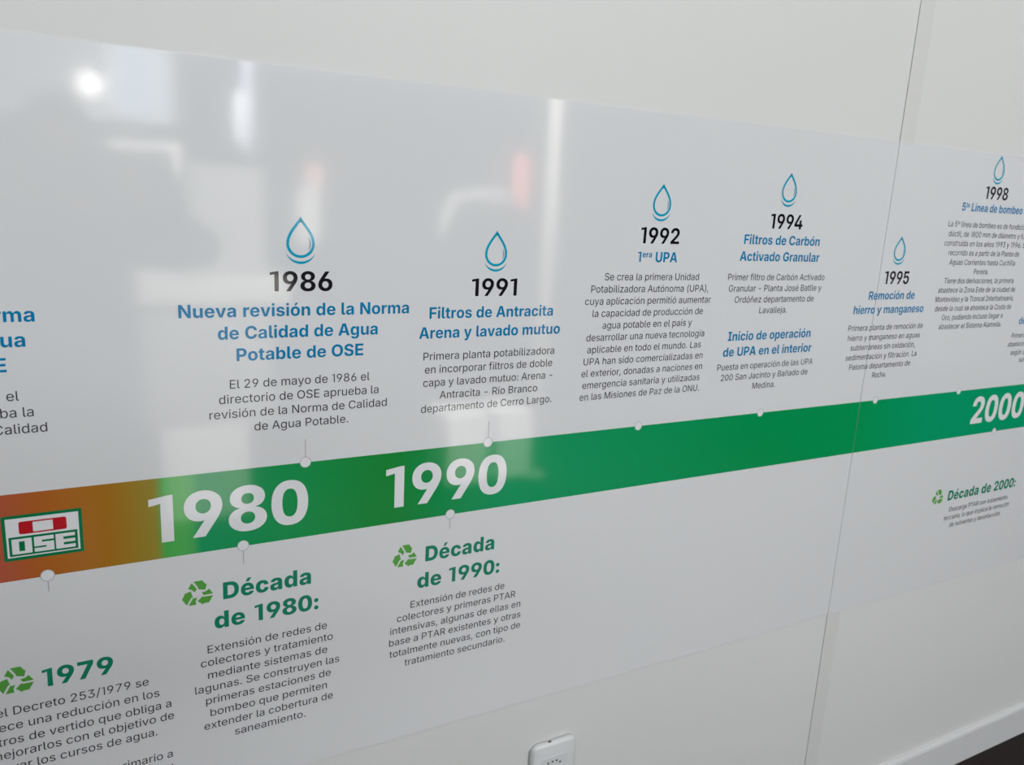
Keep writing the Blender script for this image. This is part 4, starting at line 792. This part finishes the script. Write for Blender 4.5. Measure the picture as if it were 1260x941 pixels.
# ---------------------------------------------------------------- recycling icons
def recycling(cx, cz, w, h, parent):
    """Three bent arrows chasing each other: each is a limb and a head with a slit at the fold."""
    def on(ang, d, s_):
        n_ = (math.cos(ang), math.sin(ang))
        t_ = (n_[1], -n_[0])
        return (n_[0] * d + t_[0] * s_, n_[1] * d + t_[1] * s_)
    R_, L_ = math.radians(30), math.radians(150)
    head = [(-.20, .80), (.254, .80), on(R_, .63, -.26), on(R_, .70, -.26), on(R_, .44, .03), on(R_, .15, -.26), on(R_, .20, -.26), (.03, .39)]
    limb = [on(L_, .62, .10), (-.30, .74), (-.05, .33), on(L_, .20, .04), on(L_, .42, .13)]
    o = None
    for k in range(3):
        a = -2 * PI / 3 * k
        bm = bmesh.new()
        for poly in (head, limb):
            f = flat(bm, [(cx + (x * math.cos(a) - z * math.sin(a)) * w / 1.58, cz + (x * math.sin(a) + z * math.cos(a)) * h / 1.52) for x, z in poly], Y_PRINT)
            bmesh.ops.triangulate(bm, faces=[f])
        for f in bm.faces:
            f.normal_update()
            if f.normal.y > 0:
                f.normal_flip()
        q = obj('recycling_icon' if o is None else 'arrow', bm, M['lgreen'], parent if o is None else o)
        o = o or q


recycling(0.1364, 0.9292, 0.0408, 0.0383, mural)
recycling(0.4494, 0.9307, 0.0408, 0.0390, mural)
recycling(-0.0905, 0.8508, 0.0400, 0.0383, mural)
recycling(1.8416, 0.8401, 0.0420, 0.0385, mural2)


# ---------------------------------------------------------------- timeline nodes
def disc(bm, cx, cz, r, y, n=28):
    return flat(bm, [(cx + r * math.cos(2 * PI * k / n), cz + r * math.sin(2 * PI * k / n)) for k in range(n)], y)


def node(cx, cz, stem_z, parent):
    bm = bmesh.new()
    n, r0, r1 = 28, 0.0074, 0.0083
    for k in range(n):
        a, b = 2 * PI * k / n, 2 * PI * (k + 1) / n
        flat(bm, [(cx + r1 * math.cos(a), cz + r1 * math.sin(a)), (cx + r1 * math.cos(b), cz + r1 * math.sin(b)),
                  (cx + r0 * math.cos(b), cz + r0 * math.sin(b)), (cx + r0 * math.cos(a), cz + r0 * math.sin(a))], Y_PRINT)
    rim = M['outline']
    bm2 = bmesh.new()
    disc(bm2, cx, cz, r0, Y_PRINT)
    o = obj('timeline_node', bm2, M['white'], parent)
    obj('node_outline', bm, rim, o)
    if stem_z:
        s = 1 if stem_z > cz else -1
        bm = bmesh.new()
        flat(bm, [(cx - 0.0006, cz + s * r1), (cx + 0.0006, cz + s * r1), (cx + 0.0006, stem_z), (cx - 0.0006, stem_z)], Y_PRINT)
        obj('node_stem', bm, M['outline'], o)


for cx, sz, sh in ((0.2903, 1.1435, mural), (0.5898, 1.1444, mural), (0.897, None, mural), (1.2009, None, mural), (1.5485, None, mural2), (1.8485, None, mural2)):
    node(cx, 1.1085, sz, sh)
for cx, sz, sh in ((-0.045, 0.9702, mural), (0.1999, 0.9643, mural), (0.5264, 0.9667, mural), (2.0258, None, mural2)):
    node(cx, 0.9925, sz, sh)

# ---------------------------------------------------------------- emblem on the band
EX0, EX1, EZ0, EZ1 = -0.0904, -0.0013, 1.0193, 1.0798


def em(u, v):
    return (EX0 + u * (EX1 - EX0), EZ1 - v * (EZ1 - EZ0))


def em_rect(bm, u0, v0, u1, v1, y):
    return flat(bm, [em(u0, v0), em(u1, v0), em(u1, v1), em(u0, v1)], y)


def em_round(bm, u0, v0, u1, v1, r, y):
    pts = []
    asp = (EX1 - EX0) / (EZ1 - EZ0)
    for cu_, cv_, a0 in ((u1 - r, v0 + r * asp, -90), (u1 - r, v1 - r * asp, 0), (u0 + r, v1 - r * asp, 90), (u0 + r, v0 + r * asp, 180)):
        for k in range(6):
            a = math.radians(a0 + 90 * k / 5)
            pts.append(em(cu_ + r * math.cos(a), cv_ + r * asp * math.sin(a)))
    return flat(bm, pts, y)


bm = bmesh.new()
em_rect(bm, 0, 0, 1, 1, Y_PRINT)
emblem = obj('company_emblem', bm, M['lgr'], band, label='green framed white emblem with a red bar and block letters')
bm = bmesh.new()
em_rect(bm, 0.045, 0.068, 0.955, 0.932, Y_PRINT - 0.00008)
obj('emblem_field', bm, M['white'], emblem)
bm = bmesh.new()
em_round(bm, 0.205, 0.15, 0.80, 0.43, 0.03, Y_PRINT - 0.00016)
bar = obj('emblem_bar', bm, M['red'], emblem)
bm = bmesh.new()
em_rect(bm, 0.378, 0.182, 0.628, 0.398, Y_PRINT - 0.00024)
obj('emblem_window', bm, M['white'], emblem)
bm = bmesh.new()
em_rect(bm, 0.07, 0.475, 0.93, 0.905, Y_PRINT - 0.00016)
obj('emblem_plaque', bm, M['lgr'], emblem)
bm = bmesh.new()
YL = Y_PRINT - 0.00024
v0, v1 = 0.525, 0.862
# O: heavy block with a narrow slot
for r in ((0.105, v0, 0.192, v1), (0.263, v0, 0.350, v1), (0.192, v0, 0.263, v0 + 0.06), (0.192, v1 - 0.06, 0.263, v1)):
    em_rect(bm, *r, YL)
# S
for r in ((0.378, v0, 0.625, v0 + 0.085), (0.378, v0 + 0.085, 0.475, v0 + 0.13), (0.378, v0 + 0.13, 0.625, v0 + 0.215), (0.528, v0 + 0.215, 0.625, v1 - 0.085), (0.378, v1 - 0.085, 0.625, v1)):
    em_rect(bm, *r, YL)
# E
for r in ((0.648, v0, 0.745, v1), (0.745, v0, 0.895, v0 + 0.075), (0.745, v0 + 0.135, 0.895, v0 + 0.205), (0.745, v1 - 0.075, 0.895, v1)):
    em_rect(bm, *r, YL)
obj('emblem_lettering', bm, M['white'], emblem)

# ---------------------------------------------------------------- wall socket
sock = thing('wall_socket', 'white plastic wall socket low on the wall below the timeline sheet', 'socket', (0.759, 0, 0.440))


def round_plate(w, h, r, y0, y1, bev, n=6):
    """Rounded plate, soft front edge, local coordinates round its centre; y1 is the front."""
    bm = bmesh.new()
    loops = []
    for ins, y in ((0, y0), (0, y1 + bev), (bev * .3, y1 + bev * .3), (bev, y1)):
        lp = []
        for sx, sz, a0 in ((1, 1, 0), (-1, 1, 90), (-1, -1, 180), (1, -1, 270)):
            for k in range(n + 1):
                a = math.radians(a0 + 90 * k / n)
                lp.append(bm.verts.new((sx * (w / 2 - r) + (r - ins) * math.cos(a), y, sz * (h / 2 - r) + (r - ins) * math.sin(a))))
        loops.append(lp)
    m = len(loops[0])
    for a, b in zip(loops, loops[1:]):
        for k in range(m):
            bm.faces.new((a[k], a[(k + 1) % m], b[(k + 1) % m], b[k]))
    bm.faces.new(loops[-1])
    bm.faces.new(list(reversed(loops[0])))
    bmesh.ops.recalc_face_normals(bm, faces=bm.faces)
    return bm


pl = obj('face_plate', round_plate(0.100, 0.122, 0.016, 0.0, -0.012, 0.006), M['plastic'], sock, True)
ins = obj('socket_module', round_plate(0.060, 0.062, 0.004, -0.011, -0.0126, 0.0004), M['plastic'], sock)
for px_, pz_ in ((-0.0132, 0.0194), (-0.0040, 0.0204), (0.0052, 0.0204), (0.0134, 0.0150), (-0.012, -0.012), (0, -0.012), (0.012, -0.012)):
    bm = bmesh.new()
    tube(bm, [(px_, -0.0124, pz_), (px_, -0.0129, pz_)], 0.0021, 12)
    obj('pin_hole', bm, M['hole'], sock)
bm = bmesh.new()
box(bm, -0.0125, -0.0060, -0.0075, -0.0045, 0.0597, 0.0614)
obj('release_notch', bm, M['hole'], sock)

# ---------------------------------------------------------------- the room behind the photographer (seen only as reflections)
M['frame'] = base_mat('white window frame', (0.7, 0.7, 0.7), 0.4)
M['panel'] = base_mat('white laminate', (0.78, 0.77, 0.75), 0.5, 0.3)
M['panel2'] = base_mat('pale grey laminate', (0.27, 0.27, 0.27), 0.5, 0.3)
M['panel3'] = base_mat('ivory laminate', (0.58, 0.57, 0.54), 0.5, 0.3)
M['pinkish'] = base_mat('pink enamel', (0.75, 0.35, 0.30), 0.5)
M['skin'] = base_mat('skin', (0.30, 0.17, 0.12), 0.5, 0.4)
M['hair'] = base_mat('dark hair', (0.012, 0.009, 0.008), 0.6, 0.3)
M['jacket'] = base_mat('dark navy cloth', (0.012, 0.013, 0.018), 0.9, 0.1)
M['trouser'] = base_mat('dark denim', (0.012, 0.014, 0.02), 0.9, 0.1)
M['shoe'] = base_mat('black leather', (0.01, 0.01, 0.01), 0.5)
M['phone'] = base_mat('black glass', (0.006, 0.006, 0.007), 0.15, 0.5)
M['eye'] = base_mat('eye white', (0.7, 0.68, 0.65), 0.3)
M['lip'] = base_mat('lips', (0.35, 0.12, 0.10), 0.5)


def glow(name, rgb, strength):
    m = base_mat(name, rgb, 0.5)
    b = m.node_tree.nodes['Principled BSDF']
    b.inputs['Emission Color'].default_value = (*rgb, 1)
    b.inputs['Emission Strength'].default_value = strength
    return m


def glass_mat():
    m = bpy.data.materials.new('window glass')
    m.use_nodes = True
    nt = m.node_tree
    nt.nodes.clear()
    out = nt.nodes.new('ShaderNodeOutputMaterial')
    mix = nt.nodes.new('ShaderNodeMixShader')
    fr = nt.nodes.new('ShaderNodeFresnel')
    tr = nt.nodes.new('ShaderNodeBsdfTransparent')
    gl = nt.nodes.new('ShaderNodeBsdfGlossy')
    gl.inputs['Roughness'].default_value = 0.02
    nt.links.new(fr.outputs[0], mix.inputs[0])
    nt.links.new(tr.outputs[0], mix.inputs[1])
    nt.links.new(gl.outputs[0], mix.inputs[2])
    nt.links.new(mix.outputs[0], out.inputs[0])
    return m


def blind_mat():
    m = bpy.data.materials.new('translucent blind cloth')
    m.use_nodes = True
    nt = m.node_tree
    nt.nodes.clear()
    out = nt.nodes.new('ShaderNodeOutputMaterial')
    mix = nt.nodes.new('ShaderNodeMixShader')
    mix.inputs[0].default_value = 0.45
    df = nt.nodes.new('ShaderNodeBsdfDiffuse')
    df.inputs[0].default_value = (0.35, 0.35, 0.37, 1)
    tl = nt.nodes.new('ShaderNodeBsdfTranslucent')
    tl.inputs[0].default_value = (0.80, 0.76, 0.74, 1)
    nt.links.new(df.outputs[0], mix.inputs[1])
    nt.links.new(tl.outputs[0], mix.inputs[2])
    nt.links.new(mix.outputs[0], out.inputs[0])
    return m


M['glass'] = glass_mat()
M['blind'] = blind_mat()

# high window in the front wall
bm = new_box(WX0, WX1, yb - 0.12, yb - 0.04, WZ0, WZ0 + 0.045)
box(bm, WX0, WX1, yb - 0.12, yb - 0.04, WZ1 - 0.045, WZ1)
for xa, xb in ((WX0, WX0 + 0.05), (0.37, 0.44), (0.66, 0.71), (WX1 - 0.05, WX1)):
    box(bm, xa, xb, yb - 0.12, yb - 0.04, WZ0 + 0.045, WZ1 - 0.045)
win = struct('window_1', bm, M['frame'])
struct('window_glass', new_box(WX0 + 0.05, WX1 - 0.05, yb - 0.09, yb - 0.084, WZ0 + 0.045, WZ1 - 0.045), M['glass'], None, win)
bld = thing('added_blind', 'added pale blind over part of the high window', 'blind', ((WX0 + 0.37) / 2, yb - 0.03, WZ1 - 0.03))  # added sheet, spreads sky light into a paler reflected area
hw = (0.37 - WX0) / 2 - 0.02
obj('blind_cloth', new_box(-hw, hw, -0.002, 0.0, -(WZ1 - WZ0) + 0.08, 0), M['blind'], bld)
bm = bmesh.new()
tube(bm, [(-hw, -0.001, 0.012), (hw, -0.001, 0.012)], 0.018)
obj('roller', bm, M['frame'], bld)

# round pendant lamp
t = thing('pendant_lamp', 'lit round pendant lamp hanging before the high window', 'lamp', (0.235, -5.85, 2.14))
bm = bmesh.new()
bmesh.ops.create_uvsphere(bm, u_segments=24, v_segments=14, radius=0.085)
obj('globe', bm, glow('warm lamp glass', (1.0, 0.98, 0.93), 7.0), t, True)
bm = bmesh.new()
tube(bm, [(0, 0, 0.07), (0, 0, 0.11)], 0.03)
obj('lamp_cap', bm, M['frame'], t)
bm = bmesh.new()
tube(bm, [(0, 0, 0.11), (0, 0, H - 2.14)], 0.006, 8)
obj('cord', bm, M['hole'], t)

# added pair of glowing tubes, stand-in for a bright upright reflection
t = thing('glow_tube_pair', 'added upright pair of glowing tubes on the far wall', 'lamp', (1.36, yb, 1.72))
obj('back_plate', new_box(-0.09, 0.09, 0.0, 0.03, 0.0, 0.80, 0.006), M['dark'], t)
for (xa, z0, z1, col, st) in ((-0.048, 0.10, 0.50, (0.97, 0.98, 1.0), 5.0), (0.020, 0.02, 0.76, (0.80, 0.82, 1.0), 1.7)):
    bm = bmesh.new()
    tube(bm, [(xa, 0.055, z0), (xa, 0.055, z1)], 0.026, 14)
    obj('glow_tube', bm, glow('lit tube', col, st), t, True)

# added glowing strip below the high window, stand-in for a bright reflected bar
t = thing('glow_strip', 'added glowing strip bent down at one end below the high window', 'lamp', (0.60, yb, 1.745))
obj('strip_backing', new_box(-0.27, 0.25, 0.0, 0.02, -0.02, 0.02, 0.003), M['frame'], t)
obj('light_strip', new_box(-0.265, 0.245, 0.021, 0.035, -0.016, 0.016, 0.003), glow('lit strip', (1.0, 0.97, 0.92), 2.6), t)
obj('short_strip', new_box(0.205, 0.245, 0.001, 0.035, -0.20, -0.021, 0.003), glow('lit strip end', (1.0, 0.97, 0.92), 1.8), t)

# red sign given a glow, and an added white tube, on the far wall
t = thing('wall_sign', 'narrow upright red sign with added glow on the far wall', 'sign', (3.96, yb, 1.67))
obj('sign_board', round_plate(0.17, 0.50, 0.03, 0.03, 0.0, 0.004), glow('red sign face added glow', (1.0, 0.22, 0.17), 1.5), t)  # glow added to the face to strengthen its red reflection
t.rotation_euler = (0, 0, 0)
for o_ in t.children:
    o_.location.y = 0.001
t = thing('reflection_tube', 'added white bent tube with a round disc on the far wall', 'pipe', (3.2, yb + 0.09, 1.45))  # invented shape for a white arc and ring in the reflection
bm = bmesh.new()
tube(bm, [(-0.10, 0, -0.32), (-0.07, 0, -0.20), (-0.05, 0, -0.10), (0.0, 0, 0.0), (0.10, 0, 0.055), (0.22, 0, 0.07), (0.66, 0, 0.07)], 0.045, 14)
obj('tube_run', bm, M['panel'], t, True)
bm = bmesh.new()
tube(bm, [(0.40, 0.05, 0.07), (0.40, 0.09, 0.07)], 0.085, 20)
obj('flange', bm, M['panel'], t)
bm = bmesh.new()
tube(bm, [(0.40, 0.09, 0.07), (0.40, 0.094, 0.07)], 0.03, 16)
obj('flange_bore', bm, M['hole'], t)
for xx in (0.15, 0.58):
    obj('bracket', new_box(xx - 0.015, xx + 0.015, -0.089, 0.0, 0.055, 0.085), M['dark'], t)

# added stand with a pink top, in place of a pale reflected figure
t = thing('reflection_figure', 'added slim pale panel on a pole with a pink disc on top', 'stand', (1.80, -5.7, 0.0))
obj('stand_base', new_box(-0.16, 0.16, -0.12, 0.12, 0.0, 0.02, 0.004), M['hole'], t)
bm = bmesh.new()
tube(bm, [(0, 0, 0.02), (0, 0, 1.05)], 0.012, 10)
obj('stand_pole', bm, M['hole'], t)
obj('stand_panel', new_box(-0.09, 0.09, -0.012, 0.012, 1.05, 1.50, 0.004), M['panel3'], t)
bm = bmesh.new()
tube(bm, [(0.05, -0.012, 1.60), (0.05, 0.012, 1.60)], 0.085, 24)
obj('top_disc', bm, M['pinkish'], t)

# added pale block for a bright reflected patch, thin post and two low white boxes, two and a half metres from the wall
t = thing('reflection_block', 'added tall pale block with a ledge standing in the room', 'kiosk', (0.52, -2.55, 0.0))
obj('block_body', new_box(-0.26, 0.28, -0.30, 0.0, 0.44, 0.99, 0.006), M['panel2'], t)  # block parts toned to match bands of reflected brightness
obj('block_base', new_box(-0.20, 0.17, -0.28, 0.0, 0.0, 0.44, 0.006), M['panel'], t)
obj('ledge', new_box(-0.27, 0.35, -0.30, 0.05, 0.99, 1.10, 0.006), M['panel3'], t)
obj('block_panel', new_box(-0.05, 0.27, -0.30, -0.06, 1.10, 1.57, 0.006), M['panel2'], t)
t = thing('round_post', 'thin white post reaching from the floor to the ceiling', 'post', (2.225, -2.55, 0.0))
bm = bmesh.new()
tube(bm, [(0, 0, 0.0), (0, 0, H)], 0.036, 20)
obj('post_shaft', bm, M['panel3'], t, True)
bm = bmesh.new()
tube(bm, [(0, 0, 0.0), (0, 0, 0.02)], 0.05, 20)
obj('post_foot', bm, M['panel'], t)
for xa, xb, lab in ((1.66, 1.90, 'low white box on the floor, the one farther from the post'), (1.945, 2.16, 'low white box on the floor right beside the post')):
    t = thing('display_plinth', lab, 'plinth', ((xa + xb) / 2, -2.62, 0.0), 'low white boxes beside the post')
    w_ = (xb - xa) / 2
    obj('plinth_body', new_box(-w_, w_, -0.14, 0.14, 0.03, 0.37, 0.005), M['panel'], t)
    obj('plinth_top', new_box(-w_ - 0.006, w_ + 0.006, -0.146, 0.146, 0.37, 0.39, 0.004), M['panel'], t)
    obj('plinth_base', new_box(-w_ + 0.02, w_ - 0.02, -0.12, 0.12, 0.0, 0.03), M['hole'], t)


# ---------------------------------------------------------------- the photographer
def skinned(name, joints, bones, root, mat, parent, levels=1):
    """joints: name -> (x, y, z, radius x, radius y); grown into one continuous surface."""
    keys = list(joints)
    me = bpy.data.meshes.new(name)
    me.from_pydata([joints[k][:3] for k in keys], [(keys.index(a), keys.index(b)) for a, b in bones], [])
    o = bpy.data.objects.new(name, me)
    C.objects.link(o)
    sk = o.modifiers.new('skin', 'SKIN')
    sk.use_smooth_shade = True
    sub = o.modifiers.new('sub', 'SUBSURF')
    sub.levels = sub.render_levels = levels
    lay = me.skin_vertices[0].data if me.skin_vertices else None
    if lay is None:
        bm_ = bmesh.new()
        bm_.from_mesh(me)
        bm_.verts.layers.skin.verify()
        bm_.to_mesh(me)
        bm_.free()
        lay = me.skin_vertices[0].data
    for i, k in enumerate(keys):
        lay[i].radius = joints[k][3:5]
        lay[i].use_root = (k == root)
    dg = bpy.context.evaluated_depsgraph_get()
    dg.update()
    m2 = bpy.data.meshes.new_from_object(o.evaluated_get(dg))
    bpy.data.objects.remove(o)
    m2.name = name
    m2.materials.clear()
    m2.materials.append(mat)
    for p in m2.polygons:
        p.use_smooth = True
        p.material_index = 0
    r = bpy.data.objects.new(name, m2)
    C.objects.link(r)
    r.parent = parent
    return r


per = thing('person', 'person in dark clothes standing before the wall, holding up a phone', 'person', (0.0, -1.52, 0.0))
J, B = {}, []


def chain(names, pts):
    for n_, p_ in zip(names, pts):
        J[n_] = p_ if len(p_) == 5 else (*p_, p_[3])
    B.extend(zip(names, names[1:]))


# local axes: x to the side, y towards the wall, z up
chain(['pelvis', 'waist', 'chest', 'collar', 'neck', 'chin', 'head', 'crown'],
      [(0, 0, 0.92, .115, .085), (0, 0, 1.08, .098, .072), (0, -0.005, 1.26, .118, .082), (0, 0.0, 1.39, .07, .06), (0, 0.015, 1.45, .052, .055),
       (0, 0.040, 1.510, .064, .078), (0, 0.035, 1.595, .082, .094), (0, 0.015, 1.665, .052, .065)])
for s, tag_ in ((1, 'r'), (-1, 'l')):
    hip = 'hip' + tag_
    chain([hip, 'knee' + tag_, 'ankle' + tag_, 'toe' + tag_], [(s * .095, 0, .86, .085, .085), (s * .11, .02, .48, .055, .058), (s * .12, -.02, .08, .036, .04), (s * .14, .15, .035, .036, .028)])
    B.append(('pelvis', hip))
    ex, ez = (0.375, 1.30) if s > 0 else (-0.34, 1.18)
    hx = 0.1365 if s > 0 else -0.0705
    chain(['shoulder' + tag_, 'elbow' + tag_, 'wrist' + tag_, 'palm' + tag_],
          [(s * .185, 0, 1.375, .055, .055), (ex, .16, ez, .042, .042), (hx + s * .035, .315, 1.455, .026, .03), (hx + s * .018, .365, 1.49, .016, .034)])
    B.append(('collar', 'shoulder' + tag_))
    # four fingers curl round the end of the phone, the thumb lies along its lower edge
    for k, (dz, ln) in enumerate(((0.026, 1.0), (0.009, 1.08), (-0.008, 1.0), (-0.024, .82))):
        f = 'finger%d%s' % (k, tag_)
        chain([f + 'a', f + 'b', f + 'c', f + 'd'],
              [(hx + s * .017, .378, 1.495 + dz, .0085), (hx + s * .016, .378 + .020 * ln, 1.500 + dz, .0085), (hx + s * .006, .378 + .0245 * ln, 1.502 + dz, .0078), (hx - s * .010 * ln, .378 + .0215 * ln, 1.503 + dz, .0068)])
        B.append(('palm' + tag_, f + 'a'))
    chain(['thumb%sa' % tag_, 'thumb%sb' % tag_, 'thumb%sc' % tag_],
          [(hx + s * .006, .352, 1.462, .0105), (hx - s * .008, .358, 1.452, .0095), (hx - s * .026, .366, 1.4515, .008)])
    B.append(('palm' + tag_, 'thumb%sa' % tag_))
body = skinned('body', J, B, 'pelvis', M['skin'], per, 2)
# clothing
cloth = {k: (*J[k][:3], J[k][3] + (.018 if k == 'collar' else .042), J[k][4] + (.02 if k == 'collar' else .038)) for k in ('pelvis', 'waist', 'chest', 'collar')}
cloth['hem'] = (0, 0, .83, .148, .116)
cloth['neckline'] = (0, 0.012, 1.425, .066, .066)
for tag_ in 'rl':
    for k in ('shoulder', 'elbow', 'wrist'):
        cloth[k + tag_] = (*J[k + tag_][:3], J[k + tag_][3] + .016, J[k + tag_][4] + .016)
skinned('jacket', cloth, [('hem', 'pelvis'), ('collar', 'neckline'), ('pelvis', 'waist'), ('waist', 'chest'), ('chest', 'collar'), ('collar', 'shoulderr'), ('shoulderr', 'elbowr'), ('elbowr', 'wristr'), ('collar', 'shoulderl'), ('shoulderl', 'elbowl'), ('elbowl', 'wristl')], 'waist', M['jacket'], per, 2)
cloth = {'waistband': (0, 0, 1.02, .120, .092), 'pelvis': (*J['pelvis'][:3], .132, .100)}
for tag_ in 'rl':
    for k in ('hip', 'knee', 'ankle'):
        cloth[k + tag_] = (*J[k + tag_][:2], J[k + tag_][2] - (.03 if k == 'ankle' else 0), J[k + tag_][3] + .018, J[k + tag_][4] + .02)
skinned('trousers', cloth, [('waistband', 'pelvis'), ('pelvis', 'hipr'), ('hipr', 'kneer'), ('kneer', 'ankler'), ('pelvis', 'hipl'), ('hipl', 'kneel'), ('kneel', 'anklel')], 'pelvis', M['trouser'], per, 2)
for s in (1, -1):
    bm = bmesh.new()
    bmesh.ops.create_uvsphere(bm, u_segments=18, v_segments=10, radius=1.0)
    for v in bm.verts:
        v.co = Vector((s * .132 + v.co.x * .05, .055 + v.co.y * .14, max(0.0005, .050 + v.co.z * .055 * (1 - .3 * v.co.y))))
    obj('shoe', bm, M['shoe'], per, True)
# head details
bm = bmesh.new()
bmesh.ops.create_uvsphere(bm, u_segments=28, v_segments=18, radius=1.0)
bmesh.ops.delete(bm, geom=[v for v in bm.verts if v.co.z < -0.55 or (v.co.y > 0.42 and v.co.z < 0.52)], context='VERTS')
for v in bm.verts:
    v.co = Vector((v.co.x * .094, .020 + v.co.y * .112, 1.605 + v.co.z * .108))
hair = obj('hair', bm, M['hair'], per, True)
hs = hair.modifiers.new('thickness', 'SOLIDIFY')
hs.thickness = 0.012
bm = bmesh.new()
tube(bm, [(0, .116, 1.592), (0, .132, 1.563), (0, .122, 1.551)], [.006, .012, .009], 10)
obj('nose', bm, M['skin'], per, True)
for s in (1, -1):
    bm = bmesh.new()
    bmesh.ops.create_uvsphere(bm, u_segments=14, v_segments=10, radius=.0122)
    for v in bm.verts:
        v.co += Vector((s * .030, .1035, 1.592))
    e_ = obj('eye', bm, M['eye'], per, True)
    bm = bmesh.new()
    tube(bm, [(s * .030, .1140, 1.591), (s * .030, .1162, 1.591)], .0050, 12)
    obj('iris', bm, M['hole'], e_)
    bm = bmesh.new()
    tube(bm, [(s * .017, .1155, 1.611), (s * .032, .1135, 1.6145), (s * .048, .102, 1.610)], [.003, .004, .002], 8)
    obj('eyebrow', bm, M['hair'], per)
    bm = bmesh.new()
    bmesh.ops.create_uvsphere(bm, u_segments=12, v_segments=10, radius=1)
    for v in bm.verts:
        v.co = Vector((s * .079 + v.co.x * .010, .030 + v.co.y * .018, 1.580 + v.co.z * .032))
    obj('ear', bm, M['skin'], per, True)
bm = bmesh.new()
tube(bm, [(-.022, .106, 1.535), (-.009, .1145, 1.537), (.009, .1145, 1.537), (.022, .106, 1.535)], [.003, .0055, .0055, .003], 8)
obj('mouth', bm, M['lip'], per, True)

# the phone, held sideways, its lens just behind the picture's viewpoint
ph = thing('mobile_phone', 'black phone held sideways in both hands', 'phone', (0.033, -1.140, 1.500))
obj('phone_body', round_plate(0.160, 0.076, 0.010, -0.004, 0.004, 0.0015), M['phone'], ph)
ph.rotation_euler = (0, 0, PI)
bm = bmesh.new()
tube(bm, [(0.033, -0.0042, 0.0), (0.033, 0.0, 0.0)], 0.006, 16)
obj('camera_lens', bm, M['hole'], ph)
